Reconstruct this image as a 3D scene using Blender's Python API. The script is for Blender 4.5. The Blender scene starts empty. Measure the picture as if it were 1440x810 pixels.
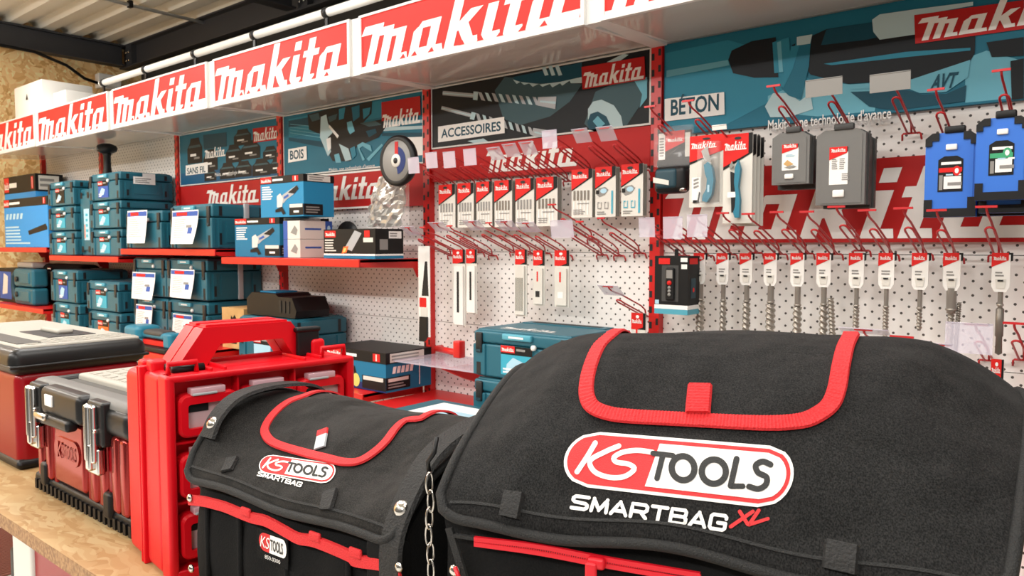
import bpy, bmesh, math, random
import numpy as np
from mathutils import Vector, Matrix
from mathutils.bvhtree import BVHTree

SC = bpy.context.scene
COL = SC.collection
R = math.radians
random.seed(7)

# ---------------------------------------------------------------- camera
FPX, IW, IH = 1060.0, 1440.0, 810.0
PSI = math.atan(FPX / 1297.0)          # camera turned left of the wall normal
TILT = math.atan(60.0 / FPX)
CAM_Z = 1.40
D = 2.14                                # distance of the pegboard wall
cd = bpy.data.cameras.new('camera')
cam = bpy.data.objects.new('camera', cd)
COL.objects.link(cam)
cam.location = (0, 0, CAM_Z)
cam.rotation_euler = (math.pi / 2 - TILT, 0, PSI)
cd.sensor_width = 36.0
cd.lens = FPX / IW * 36.0
cd.clip_start = 0.02
cd.dof.use_dof = True
cd.dof.focus_distance = 0.90
cd.dof.aperture_fstop = (cd.lens * 0.001) / 0.0013
SC.camera = cam

# ---------------------------------------------------------------- light
SC.view_settings.view_transform = 'Standard'
SC.view_settings.look = 'None'
SC.view_settings.gamma = 1.0
SC.view_settings.use_curve_mapping = False
SC.view_settings.exposure = 0.53
wd = bpy.data.worlds.new('world')
SC.world = wd
wd.use_nodes = True
bg = wd.node_tree.nodes['Background']
bg.inputs[0].default_value = (1.0, 0.98, 0.95, 1)
bg.inputs[1].default_value = 0.36


def lamp(name, loc, sx, sy, power, col=(1, .95, .88), rot=(0, 0, 0)):
    l = bpy.data.lights.new(name, 'AREA')
    l.shape = 'RECTANGLE'
    l.size, l.size_y = sx, sy
    l.energy = power
    l.color = col
    o = bpy.data.objects.new(name, l)
    o.location = loc
    o.rotation_euler = rot
    COL.objects.link(o)
    return o


for lx, ly, pw in ((0.55, 0.30, 8), (-1.4, 0.45, 8), (-0.5, 1.05, 12), (-2.4, 1.05, 13), (-4.4, 1.0, 16), (0.6, -1.6, 48), (-1.6, -1.9, 50), (-3.6, -1.9, 50), (-5.4, -1.6, 36)):
    lamp('ceiling_tube_light', (lx, ly, 2.78), 1.3, .16, pw, (1, .975, .94))


def fill_point(loc, power):  # added fill without a fixture, brightens the chipboard wall and ceiling deck
    l = bpy.data.lights.new('fill_point_light', 'POINT')
    l.energy = power
    l.shadow_soft_size = .12
    l.color = (1, .97, .92)
    o = bpy.data.objects.new('fill_point_light', l)
    o.location = loc
    COL.objects.link(o)


fill_point((-4.9, 0.2, 2.62), 34)
fill_point((-3.0, -1.0, 2.65), 24)


# ---------------------------------------------------------------- pixel -> place
_sp, _cp, _st, _ct = math.sin(PSI), math.cos(PSI), math.sin(TILT), math.cos(TILT)
CR = Vector((_cp, _sp, 0))
CF = Vector((-_sp * _ct, _cp * _ct, -_st))
CU = Vector((-_sp * _st, _cp * _st, _ct))
CO = Vector((0, 0, CAM_Z))


def ray(px, py):
    return CF + CR * ((px - 720) / FPX) + CU * ((405 - py) / FPX)


def W(px, py, Y):
    """point of the vertical plane at distance Y from the camera line seen at a pixel of the photograph"""
    d = ray(px, py)
    return CO + d * (Y / d.y)


def WX(px, py, X):
    d = ray(px, py)
    return CO + d * (X / d.x)


def WZ(px, py, Z):
    d = ray(px, py)
    return CO + d * ((Z - CAM_Z) / d.z)


# ---------------------------------------------------------------- materials
def lin(h):
    if not isinstance(h, str):
        return tuple(h)
    h = h.lstrip('#')
    out = []
    for i in (0, 2, 4):
        c = int(h[i:i + 2], 16) / 255
        out.append(c / 12.92 if c <= .04045 else ((c + .055) / 1.055) ** 2.4)
    return tuple(out)


MATS = {}


def mat(name, col, rough=.5, metal=0., spec=.5, coat=0., alpha=1., trans=0., bump=None, var=None, sheen=0., ior=None):
    m = bpy.data.materials.new(name)
    m.use_nodes = True
    nt = m.node_tree
    b = nt.nodes['Principled BSDF']
    c = lin(col)
    b.inputs['Base Color'].default_value = (*c, 1)
    b.inputs['Roughness'].default_value = rough
    b.inputs['Metallic'].default_value = metal
    b.inputs['Specular IOR Level'].default_value = spec
    b.inputs['Coat Weight'].default_value = coat
    b.inputs['Alpha'].default_value = alpha
    b.inputs['Transmission Weight'].default_value = trans
    b.inputs['Sheen Weight'].default_value = sheen
    if ior:
        b.inputs['IOR'].default_value = ior
    tc = None
    if bump or var:
        tc = nt.nodes.new('ShaderNodeTexCoord')
    if bump:
        sc, st = bump
        n = nt.nodes.new('ShaderNodeTexNoise')
        n.inputs['Scale'].default_value = sc
        n.inputs['Detail'].default_value = 3
        nt.links.new(tc.outputs['Object'], n.inputs['Vector'])
        bp = nt.nodes.new('ShaderNodeBump')
        bp.inputs['Strength'].default_value = st
        bp.inputs['Distance'].default_value = .002
        nt.links.new(n.outputs[0], bp.inputs['Height'])
        nt.links.new(bp.outputs[0], b.inputs['Normal'])
    if var:
        sc, col2, lo, hi = var
        n = nt.nodes.new('ShaderNodeTexNoise')
        n.inputs['Scale'].default_value = sc
        n.inputs['Detail'].default_value = 4
        nt.links.new(tc.outputs['Object'], n.inputs['Vector'])
        rp = nt.nodes.new('ShaderNodeValToRGB')
        rp.color_ramp.elements[0].position = lo
        rp.color_ramp.elements[1].position = hi
        rp.color_ramp.elements[0].color = (*c, 1)
        rp.color_ramp.elements[1].color = (*lin(col2), 1)
        nt.links.new(n.outputs[0], rp.inputs[0])
        nt.links.new(rp.outputs[0], b.inputs['Base Color'])
    MATS[name] = m
    return m


def mathn(nt, op, a, b=None):
    n = nt.nodes.new('ShaderNodeMath')
    n.operation = op
    for i, v in enumerate((a, b)):
        if v is None:
            continue
        if isinstance(v, (int, float)):
            n.inputs[i].default_value = v
        else:
            nt.links.new(v, n.inputs[i])
    return n.outputs[0]


def pegboard_mat():
    m = mat('pegboard_white', '#efece8', .55)
    nt = m.node_tree
    b = nt.nodes['Principled BSDF']
    tc = nt.nodes.new('ShaderNodeTexCoord')
    sp = nt.nodes.new('ShaderNodeSeparateXYZ')
    nt.links.new(tc.outputs['Object'], sp.inputs[0])
    p2 = .0350
    s = mathn(nt, 'DIVIDE', mathn(nt, 'ADD', sp.outputs[0], sp.outputs[2]), p2)
    d = mathn(nt, 'DIVIDE', mathn(nt, 'SUBTRACT', sp.outputs[0], sp.outputs[2]), p2)
    fa = mathn(nt, 'SUBTRACT', mathn(nt, 'FRACT', s), .5)
    fb = mathn(nt, 'SUBTRACT', mathn(nt, 'FRACT', d), .5)
    r2 = mathn(nt, 'ADD', mathn(nt, 'MULTIPLY', fa, fa), mathn(nt, 'MULTIPLY', fb, fb))
    hole = mathn(nt, 'LESS_THAN', r2, .0175)
    mx = nt.nodes.new('ShaderNodeMix')
    mx.data_type = 'RGBA'
    nt.links.new(hole, mx.inputs[0])
    mx.inputs[6].default_value = (*lin('#efece8'), 1)
    mx.inputs[7].default_value = (*lin('#4a4642'), 1)
    nt.links.new(mx.outputs[2], b.inputs['Base Color'])
    return m


def osb_mat(name, k, tone=1., con=1.):
    """pressed strands: two families of stretched flakes laid across each other"""
    m = mat(name, '#caa063', .65)
    nt = m.node_tree
    b = nt.nodes['Principled BSDF']
    tc = nt.nodes.new('ShaderNodeTexCoord')
    nz = nt.nodes.new('ShaderNodeTexNoise')
    nz.inputs['Scale'].default_value = k * .9
    nz.inputs['Detail'].default_value = 1
    nt.links.new(tc.outputs['Object'], nz.inputs['Vector'])
    add = nt.nodes.new('ShaderNodeVectorMath')
    add.operation = 'MULTIPLY_ADD'
    nt.links.new(nz.outputs['Color'], add.inputs[0])
    add.inputs[1].default_value = (1.1 / k,) * 3
    nt.links.new(tc.outputs['Object'], add.inputs[2])
    layers = []
    for rot, st in (((.5, .6, .35), (1, 6.5, 6.5)), ((-.7, .3, 1.2), (1, 7, 7)), ((1.3, -.5, -.6), (1, 5.5, 5.5))):
        mp = nt.nodes.new('ShaderNodeMapping')
        mp.inputs['Rotation'].default_value = rot
        mp.inputs['Scale'].default_value = tuple(k * q for q in st)
        nt.links.new(add.outputs[0], mp.inputs[0])
        v = nt.nodes.new('ShaderNodeTexVoronoi')
        v.inputs['Scale'].default_value = 1.0
        nt.links.new(mp.outputs[0], v.inputs['Vector'])
        sep = nt.nodes.new('ShaderNodeSeparateColor')
        nt.links.new(v.outputs['Color'], sep.inputs[0])
        layers.append((sep.outputs[0], sep.outputs[1]))
    f = layers[0][0]
    for val, key in layers[1:]:
        sel = mathn(nt, 'GREATER_THAN', key, .52)
        mx = nt.nodes.new('ShaderNodeMix')
        nt.links.new(sel, mx.inputs[0])
        nt.links.new(f, mx.inputs[2])
        nt.links.new(val, mx.inputs[3])
        f = mx.outputs[0]
    rp = nt.nodes.new('ShaderNodeValToRGB')
    cr = rp.color_ramp
    cr.elements[0].position, cr.elements[0].color = .0, (*lin('#b98a4e'), 1)
    cr.elements[1].position, cr.elements[1].color = 1., (*lin('#ecd3a0'), 1)
    for p_, c_ in ((.2, '#cda066'), (.5, '#d8b27a'), (.8, '#e2c28c')):
        e = cr.elements.new(p_)
        e.color = (*lin(c_), 1)
    for e in cr.elements:
        e.color = (*[(a_ + (q - a_) * con) * tone for q, a_ in zip(e.color[:3], lin('#d8b27a'))], 1)
    nt.links.new(f, rp.inputs[0])
    nt.links.new(rp.outputs[0], b.inputs['Base Color'])
    return m


def fabric_mat(name, c1, c2, scale=700, rough=.75, sheen=.35):
    """woven polyester: twill rows and light specks"""
    m = mat(name, c1, rough, sheen=sheen, spec=.16)
    nt = m.node_tree
    b = nt.nodes['Principled BSDF']
    tc = nt.nodes.new('ShaderNodeTexCoord')
    mp = nt.nodes.new('ShaderNodeMapping')
    mp.inputs['Rotation'].default_value = (0, R(35), R(40))
    nt.links.new(tc.outputs['Object'], mp.inputs[0])
    mp.inputs['Scale'].default_value = (1, 1, .35)
    wv = nt.nodes.new('ShaderNodeTexNoise')
    wv.inputs['Scale'].default_value = scale * 1.5
    wv.inputs['Detail'].default_value = 1
    nt.links.new(mp.outputs[0], wv.inputs['Vector'])
    n = nt.nodes.new('ShaderNodeTexNoise')
    n.inputs['Scale'].default_value = scale
    n.inputs['Detail'].default_value = 2
    nt.links.new(tc.outputs['Object'], n.inputs['Vector'])
    f = mathn(nt, 'ADD', mathn(nt, 'MULTIPLY', wv.outputs[0], .5), mathn(nt, 'MULTIPLY', n.outputs[0], .5))
    rp = nt.nodes.new('ShaderNodeValToRGB')
    rp.color_ramp.elements[0].position, rp.color_ramp.elements[0].color = .40, (*lin(c1), 1)
    rp.color_ramp.elements[1].position, rp.color_ramp.elements[1].color = .66, (*lin(c2), 1)
    nt.links.new(f, rp.inputs[0])
    nt.links.new(rp.outputs[0], b.inputs['Base Color'])
    bp = nt.nodes.new('ShaderNodeBump')
    bp.inputs['Strength'].default_value = .5
    bp.inputs['Distance'].default_value = .0006
    nt.links.new(f, bp.inputs['Height'])
    n2 = nt.nodes.new('ShaderNodeTexNoise')
    n2.inputs['Scale'].default_value = 9
    n2.inputs['Detail'].default_value = 2.5
    nt.links.new(tc.outputs['Object'], n2.inputs['Vector'])
    b2 = nt.nodes.new('ShaderNodeBump')
    b2.inputs['Strength'].default_value = 1.
    b2.inputs['Distance'].default_value = .035
    nt.links.new(n2.outputs[0], b2.inputs['Height'])
    nt.links.new(bp.outputs[0], b2.inputs['Normal'])
    nt.links.new(b2.outputs[0], b.inputs['Normal'])
    return m


PEG = pegboard_mat()
mat('red_steel', '#cf1c18', .35, spec=.5)
mat('red_wire', '#c3262a', .35)
mat('red_print', '#d8231f', .5, spec=.25)
mat('red_banner', '#b91d1c', .5, spec=.25)
mat('red_header', '#ee2f29', .5, spec=.2)
mat('white_print', '#f2f0ec', .45)
mat('white_header', '#e7e5e1', .5, spec=.2)
mat('white_plastic', '#efede8', .35)
mat('white_laminate', '#cfc9c2', .07, spec=.7)
mat('alu_frame', '#dcdbd7', .4, spec=.3)
mat('black_print', '#151515', .5, spec=.25)
mat('ink_grey', '#8a8884', .6)
mat('paper', '#efeeea', .7)
mat('card_grey', '#d9d6cd', .55)
mat('card_side', '#8f8d84', .4)
mat('teal_shell', '#1d5f70', .42, bump=(350, .15))
mat('teal_dark', '#113945', .5)
mat('teal_tool', '#1f7891', .4)
mat('teal_light', '#4f9fb3', .4)
mat('dark_slot', '#141618', .5)
mat('carton_blue', '#2586b4', .5, spec=.25)
mat('carton_sky', '#3190d6', .5, spec=.25)
mat('carton_teal', '#1b7298', .5, spec=.25)
mat('carton_brown', '#bf965c', .75, var=(9, '#cda56c', .4, .6))
mat('navy', '#1c2f66', .5, spec=.25)
mat('print_blue', '#2554a8', .5)
mat('print_cyan', '#31a2bb', .5)
mat('print_pale_blue', '#a9cfe0', .5)
mat('print_green', '#35a070', .5)
mat('print_orange', '#e06a28', .5)
mat('print_yellow', '#d9cf6e', .5)
mat('print_silver', '#a9adb0', .4)
mat('poster_teal', '#1f6f87', .45, spec=.22)
mat('poster_teal_dark', '#134a5c', .45, spec=.22)
mat('poster_teal_mid', '#2d86a0', .45, spec=.22)
mat('poster_sky', '#6db3c6', .45, spec=.22)
mat('poster_pale', '#b8d3d8', .45, spec=.22)
mat('poster_black', '#161a1e', .45, spec=.22)
mat('poster_navy', '#1c5a80', .45, spec=.22)
mat('poster_grey', '#3d5960', .45, spec=.22)
mat('black_plastic', '#141415', .42, spec=.32, bump=(500, .12))
mat('black_satin', '#1b1b1b', .36, spec=.35)
mat('grey_case', '#6b6a67', .5, bump=(500, .15))
mat('grey_case_dark', '#3c3c3b', .5)
mat('case_blue', '#2d6fd0', .45)
mat('red_plastic', '#d40c1c', .38, spec=.28)
mat('red_gloss', '#8f0814', .28, spec=.35)
mat('maroon_chrome', '#a83c38', .12, metal=.8)
mat('chrome', '#e4e2de', .12, metal=1.)
mat('steel', '#a59e94', .3, metal=.6)
mat('steel_dark', '#7d766d', .36, metal=.5)
mat('nickel', '#cdc9c2', .2, metal=1.)
mat('clear_plastic', '#e6e0ee', .12, alpha=.42, spec=.6)
mat('clear_pink', '#f0c9d2', .15, alpha=.55)
mat('clear_window', '#f5d5d8', .1, alpha=.42)
mat('blister_clear', '#f4f4f4', .08, alpha=.09, spec=.8)
mat('grip_silver', '#aaa69c', .6, bump=(60, .5))
mat('grip_groove', '#4c4a46', .6)
mat('osb_side', '#8b6a4c', .85, var=(160, '#b08a62', .35, .65), bump=(200, .5))
mat('beam_black', '#3b3b3e', .5)
mat('deck_steel', '#e6e0d2', .4, metal=.0, bump=(30, .1))
mat('concrete', '#c9c7c2', .5, var=(3, '#d8d6d1', .4, .6))
mat('back_wall_paint', '#35332f', .8)
mat('far_wall_paint', '#4a4743', .8)
mat('doormat_brown', '#7a4a3c', .9)
mat('thread_red', '#c91c20', .6, bump=(900, .4))
mat('thread_white', '#ece9e4', .7, bump=(900, .4))
mat('thread_dark', '#2a2a29', .75, bump=(900, .4))
mat('webbing_red', '#cf1f24', .65, bump=(600, .7))
mat('webbing_black', '#1b1a19', .7, bump=(420, .9))
mat('zip_red', '#d01424', .4)
mat('foil', '#d8d6cf', .15, metal=.5, alpha=.75, bump=(40, 1.))
fabric_mat('fabric_bag', '#080808', '#2b2a29', sheen=.04)
fabric_mat('fabric_bag_small', '#100f0e', '#302e2b', sheen=.05)
mat('fabric_black', '#0d0d0d', .9, bump=(500, .5), spec=.2)
mat('binding_black', '#141413', .7, bump=(700, .8))
OSB_WALL = osb_mat('osb_wall', 5.5, 1.4)
OSB_TOP = osb_mat('osb_top', 15.0, .62, .6)


# ---------------------------------------------------------------- lettering
_tc = {}


def text2d(s, bold=.0, res=3):
    k = (s, bold, res)
    if k in _tc:
        return _tc[k]
    c = bpy.data.curves.new('t', 'FONT')
    c.body = s
    c.size = 1
    c.offset = bold
    c.resolution_u = res
    c.fill_mode = 'FRONT'
    o = bpy.data.objects.new('t', c)
    me = bpy.data.meshes.new_from_object(o)
    vs = [(v.co.x, v.co.y) for v in me.vertices]
    fs = [tuple(p.vertices) for p in me.polygons]
    bpy.data.objects.remove(o)
    bpy.data.curves.remove(c)
    bpy.data.meshes.remove(me)
    xs = [v[0] for v in vs]
    ys = [v[1] for v in vs]
    x0, x1, y0, y1 = min(xs), max(xs), min(ys), max(ys)
    # base line stays at 0, cap height about .72
    vs = [((x - x0) / (x1 - x0), y / .72) for x, y in vs]
    _tc[k] = (vs, fs)
    return _tc[k]


def _a(o):
    return [[(o + .10, .80), (o + .22, 1.0), (o + .80, 1.0), (o + .80, .79)],
            [(o, 0), (o + .28, 0), (o + .28, .85), (o + .10, .85), (o, .74)],
            [(o, 0), (o + .6, 0), (o + .6, .22), (o, .22)],
            [(o + .53, 0), (o + .80, 0), (o + .80, 1.0), (o + .53, 1.0)],
            [(o + .7, 0), (o + 1.06, 0), (o + .99, .2), (o + .7, .2)]]


LOGO = [[(0, 0), (.27, 0), (.27, 1.3), (0, 1.3)], [(-.42, 1.02), (-.32, 1.3), (.34, 1.3), (.34, 1.02)],
        [(.2, .9), (.2, 1.15), (.72, 1.15), (.72, .9)], [(.44, 0), (.72, 0), (.72, 1.15), (.44, 1.15)],
        [(.62, .78), (.62, 1.0), (1.16, 1.0), (1.16, .78)], [(.88, 0), (1.16, 0), (1.16, 1.0), (.88, 1.0)],
        [(1.0, 0), (1.40, 0), (1.34, .2), (1.0, .2)]] + _a(1.44) + \
       [[(2.54, 0), (2.82, 0), (2.82, 1.62), (2.54, 1.62)], [(2.78, .42), (2.78, .66), (3.08, 1.0), (3.42, 1.0), (3.02, .52)],
        [(2.9, .62), (3.08, .66), (3.32, .2), (3.44, .2), (3.50, 0), (3.12, 0), (2.82, .52)],
        [(3.56, 0), (3.84, 0), (3.84, 1.0), (3.56, 1.0)], [(3.56, 1.16), (3.84, 1.16), (3.84, 1.46), (3.56, 1.46)],
        [(3.7, 0), (4.10, 0), (4.04, .2), (3.7, .2)],
        [(4.16, 0), (4.44, 0), (4.44, 1.46), (4.16, 1.46)], [(4.0, .84), (4.66, .84), (4.66, 1.06), (4.0, 1.06)],
        [(4.3, 0), (4.68, 0), (4.62, .2), (4.3, .2)]] + _a(4.74) + [[(5.5, 0), (6.0, 0), (6.0, .24), (5.5, .24)]]
LOGO = [[(x + .25 * (y - .0), y) for x, y in p] for p in LOGO]      # slant
_lx = [x for p in LOGO for x, y in p]
LX0, LX1 = min(_lx), max(_lx)
LOGO = [[((x - LX0) / (LX1 - LX0), y / 1.62) for x, y in p] for p in LOGO]


# ---------------------------------------------------------------- mesh builder
class Fr:
    """a flat face: origin, x and y directions; its normal is x cross y"""
    def __init__(s, O, ex, ey):
        s.O, s.ex, s.ey = Vector(O), Vector(ex).normalized(), Vector(ey).normalized()
        s.n = s.ex.cross(s.ey)

    def p(s, x, y, off=0.):
        return s.O + s.ex * x + s.ey * y + s.n * off


LAY = .0005


class MB:
    def __init__(s, base=None):
        s.v, s.f, s.m, s.sm, s.mats = [], [], [], [], []
        s.base = Vector(base) if base is not None else Vector((0, 0, 0))
        s.inv = None
        s.clip = None

    def mi(s, name):
        if name not in s.mats:
            s.mats.append(name)
        return s.mats.index(name)

    def add(s, vs, fs, m, smooth=False):
        o = len(s.v)
        for v in vs:
            v = Vector(v)
            v = s.inv @ v if s.inv is not None else v - s.base
            s.v.append(v)
        k = s.mi(m)
        for f in fs:
            s.f.append(tuple(i + o for i in f))
            s.m.append(k)
            s.sm.append(smooth)
        return s

    def box(s, a, b, m, bev=0.):
        x0, y0, z0 = [min(a[i], b[i]) for i in range(3)]
        x1, y1, z1 = [max(a[i], b[i]) for i in range(3)]
        if bev <= 0:
            vs = [(x0, y0, z0), (x1, y0, z0), (x1, y1, z0), (x0, y1, z0), (x0, y0, z1), (x1, y0, z1), (x1, y1, z1), (x0, y1, z1)]
            fs = [(0, 3, 2, 1), (4, 5, 6, 7), (0, 1, 5, 4), (1, 2, 6, 5), (2, 3, 7, 6), (3, 0, 4, 7)]
            return s.add(vs, fs, m)
        return s.rbox(a, b, m, bev, 2)

    def rbox(s, a, b, m, bev, seg=3, smooth=True):
        bm = bmesh.new()
        bmesh.ops.create_cube(bm, size=1)
        c = [(a[i] + b[i]) / 2 for i in range(3)]
        d = [abs(a[i] - b[i]) for i in range(3)]
        bmesh.ops.scale(bm, vec=d, verts=bm.verts)
        bmesh.ops.translate(bm, vec=c, verts=bm.verts)
        bev = min(bev, min(d) * .49)
        bmesh.ops.bevel(bm, geom=bm.edges[:] + bm.verts[:], offset=bev, segments=seg, affect='EDGES', profile=.5, clamp_overlap=True)
        bm.verts.index_update()
        s.add([v.co.copy() for v in bm.verts], [[v.index for v in f.verts] for f in bm.faces], m, smooth)
        bm.free()
        return s

    def prism(s, fr, pts, d, m, off=0., smooth=False):
        """outline pts on a face frame, from off out to off + d"""
        n = len(pts)
        area = sum(pts[i][0] * pts[(i + 1) % n][1] - pts[(i + 1) % n][0] * pts[i][1] for i in range(n))
        if area < 0:
            pts = pts[::-1]
        vs = [fr.p(x, y, off) for x, y in pts] + [fr.p(x, y, off + d) for x, y in pts]
        fs = [tuple(range(n - 1, -1, -1)), tuple(range(n, 2 * n))]
        s.add(vs, fs, m)
        s.add(vs, [(i, (i + 1) % n, n + (i + 1) % n, n + i) for i in range(n)], m, smooth)
        return s

    def poly(s, fr, pts, m, lay=1):
        if s.clip:
            x0, x1, y0, y1 = s.clip
            for ax, lim, sg in ((0, x0, 1), (0, x1, -1), (1, y0, 1), (1, y1, -1)):
                out = []
                for i in range(len(pts)):
                    p, q = pts[i - 1], pts[i]
                    dp, dq = (p[ax] - lim) * sg, (q[ax] - lim) * sg
                    if (dp >= 0) != (dq >= 0):
                        t = dp / (dp - dq)
                        out.append((p[0] + (q[0] - p[0]) * t, p[1] + (q[1] - p[1]) * t))
                    if dq >= 0:
                        out.append(q)
                pts = out
                if len(pts) < 3:
                    return s
        n = len(pts)
        area = sum(pts[i][0] * pts[(i + 1) % n][1] - pts[(i + 1) % n][0] * pts[i][1] for i in range(n))
        if area < 0:
            pts = pts[::-1]
        s.cnt = (getattr(s, 'cnt', 0) + 1) % 19
        o = lay * LAY + s.cnt * .00002
        return s.add([fr.p(x, y, o) for x, y in pts], [tuple(range(n))], m)

    def rect(s, fr, x0, y0, x1, y1, m, lay=1):
        return s.poly(fr, [(x0, y0), (x1, y0), (x1, y1), (x0, y1)], m, lay)

    def ell(s, fr, cx, cy, rx, ry, m, lay=1, n=24, a0=0., a1=360.):
        pts = [(cx + rx * math.cos(R(a0 + (a1 - a0) * i / n)), cy + ry * math.sin(R(a0 + (a1 - a0) * i / n))) for i in range(n if a1 - a0 >= 360 else n + 1)]
        return s.poly(fr, pts, m, lay)

    def text(s, fr, t, x, y, w, h, m, lay=2, shear=0., bold=.0, slope=0.):
        vs, fs = text2d(t, bold)
        return s.add([fr.p(x + u * w + shear * v * h, y + v * h + slope * u * w, lay * LAY) for u, v in vs], fs, m)

    def logo(s, fr, x, y, w, h, m, lay=2):
        for p in LOGO:
            s.poly(fr, [(x + u * w, y + v * h) for u, v in p], m, lay)
        return s

    def bars(s, fr, x, y, w, h, n, m, lay=2, rag=.35):
        """lines of small print too small to read"""
        for i in range(n):
            ww = w * (1 - rag * random.random())
            y0 = y + h * (i + .25) / n
            s.rect(fr, x, y0, x + ww, y0 + h / n * .5, m, lay)
        return s

    def tube(s, pts, r, m, n=6, closed=False):
        P = [Vector(p) for p in pts]
        k = len(P)
        vs, fs = [], []
        prev = None
        for i in range(k):
            if closed:
                t = (P[(i + 1) % k] - P[i - 1]).normalized()
            else:
                t = (P[min(i + 1, k - 1)] - P[max(i - 1, 0)]).normalized()
            if prev is None:
                a = Vector((0, 0, 1)) if abs(t.z) < .9 else Vector((1, 0, 0))
                u = t.cross(a).normalized()
            else:
                u = (prev - t * prev.dot(t))
                u = u.normalized() if u.length > 1e-6 else t.orthogonal().normalized()
            prev = u
            w = t.cross(u)
            rr = r[i] if isinstance(r, (list, tuple)) else r
            for j in range(n):
                a = 2 * math.pi * j / n
                vs.append(P[i] + u * (rr * math.cos(a)) + w * (rr * math.sin(a)))
        for i in range(k if closed else k - 1):
            i2 = (i + 1) % k
            for j in range(n):
                j2 = (j + 1) % n
                fs.append((i * n + j, i * n + j2, i2 * n + j2, i2 * n + j))
        if not closed:
            fs.append(tuple(range(n - 1, -1, -1)))
            fs.append(tuple((k - 1) * n + j for j in range(n)))
        return s.add(vs, fs, m, True)

    def lathe(s, O, axis, prof, m, n=20, smooth=True):
        """prof: (radius, distance along axis)"""
        O, ax = Vector(O), Vector(axis).normalized()
        u = ax.orthogonal().normalized()
        w = ax.cross(u)
        vs, fs = [], []
        for r, h in prof:
            for j in range(n):
                a = 2 * math.pi * j / n
                vs.append(O + ax * h + (u * math.cos(a) + w * math.sin(a)) * r)
        for i in range(len(prof) - 1):
            for j in range(n):
                j2 = (j + 1) % n
                fs.append((i * n + j, i * n + j2, (i + 1) * n + j2, (i + 1) * n + j))
        if prof[0][0] > 1e-6:
            fs.append(tuple(range(n - 1, -1, -1)))
        if prof[-1][0] > 1e-6:
            fs.append(tuple((len(prof) - 1) * n + j for j in range(n)))
        return s.add(vs, fs, m, smooth)

    def grid(s, fn, nu, nv, m, smooth=True, thick=None):
        vs = [fn(i / nu, j / nv) for j in range(nv + 1) for i in range(nu + 1)]
        fs = [(j * (nu + 1) + i, j * (nu + 1) + i + 1, (j + 1) * (nu + 1) + i + 1, (j + 1) * (nu + 1) + i) for j in range(nv) for i in range(nu)]
        return s.add(vs, fs, m, smooth)

    def build(s, name, parent=None, recalc=True):
        me = bpy.data.meshes.new(name)
        me.from_pydata([tuple(v) for v in s.v], [], s.f)
        for k in s.mats:
            me.materials.append(MATS[k])
        me.polygons.foreach_set('material_index', s.m)
        me.polygons.foreach_set('use_smooth', s.sm)
        me.update()
        if recalc is True and False:
            pass
        o = bpy.data.objects.new(name, me)
        COL.objects.link(o)
        if parent is not None:
            o.parent = parent
        else:
            o.location = s.base
        return o


def tag(o, label, cat, group=None, kind=None):
    o['label'] = label
    o['category'] = cat
    if group:
        o['group'] = group
    if kind:
        o['kind'] = kind
    return o


def thing(name, loc, label, cat, group=None, rz=0.):
    o = bpy.data.objects.new(name, None)
    o.empty_display_size = .05
    COL.objects.link(o)
    o.location = loc
    o.rotation_euler = (0, 0, rz)
    return tag(o, label, cat, group)


def structure(o, label=None, cat=None):
    o['kind'] = 'structure'
    if label:
        o['label'] = label
        o['category'] = cat or 'wall'
    return o


def copy_tree(root, loc, label, group=None):
    kids = {}
    for o in COL.objects:
        if o.parent is not None:
            kids.setdefault(o.parent.name, []).append(o)

    def rec(o, par):
        c = o.copy()
        COL.objects.link(c)
        if par is not None:
            c.parent = par
        for ch in kids.get(o.name, []):
            rec(ch, c)
        return c
    r = rec(root, None)
    r.location = loc
    r['label'] = label
    if group:
        r['group'] = group
    return r


WALL = Fr((0, D, 0), (1, 0, 0), (0, 0, 1))


def wfr(Y):
    return Fr((0, Y, 0), (1, 0, 0), (0, 0, 1))


def wp(px, py, Y):
    p = W(px, py, Y)
    return (p.x, p.z)


ORD = ['first', 'second', 'third', 'fourth', 'fifth', 'sixth', 'seventh', 'eighth', 'ninth', 'tenth', 'eleventh', 'twelfth', 'thirteenth', 'fourteenth']

# ================================================================ THE SETTING
def wn(o):
    md = o.modifiers.new('weighted', 'WEIGHTED_NORMAL')
    md.keep_sharp = True
    return o


MATS['concrete'].node_tree.nodes['Principled BSDF'].inputs['Roughness'].default_value = .35
structure(MB().box((-6.7, -3.2, -.05), (2.6, 3.2, 0), 'concrete').build('floor'))
b = MB((-6.6, 0, 0))
b.box((-6.66, -3.2, 0), (-6.6, 3.1, 3.12), 'osb_wall')
structure(b.build('wall_left'))
b = MB((0, 3.06, 0))
b.box((-6.62, 3.06, 0), (2.6, 3.1, 3.3), 'back_wall_paint')
structure(b.build('wall_back'))
b = MB((0, -3.2, 0))
b.box((-6.62, -3.26, 0), (2.6, -3.2, 2.3), 'far_wall_paint')
structure(b.build('wall_front'))
# corrugated deck, ribs parallel to the shelving
b = MB((0, 0, 3.06))
prof, y, pitch = [], -3.2, .21
while y < 3.1:
    prof += [(y, 3.055), (y + .085, 3.055), (y + .115, 3.105), (y + .18, 3.105)]
    y += pitch
vs = [(-6.62, yy, zz) for yy, zz in prof] + [(2.6, yy, zz) for yy, zz in prof]
n = len(prof)
b.add(vs, [(i, i + 1, n + i + 1, n + i) for i in range(n - 1)], 'deck_steel')
structure(b.build('ceiling'))


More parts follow.
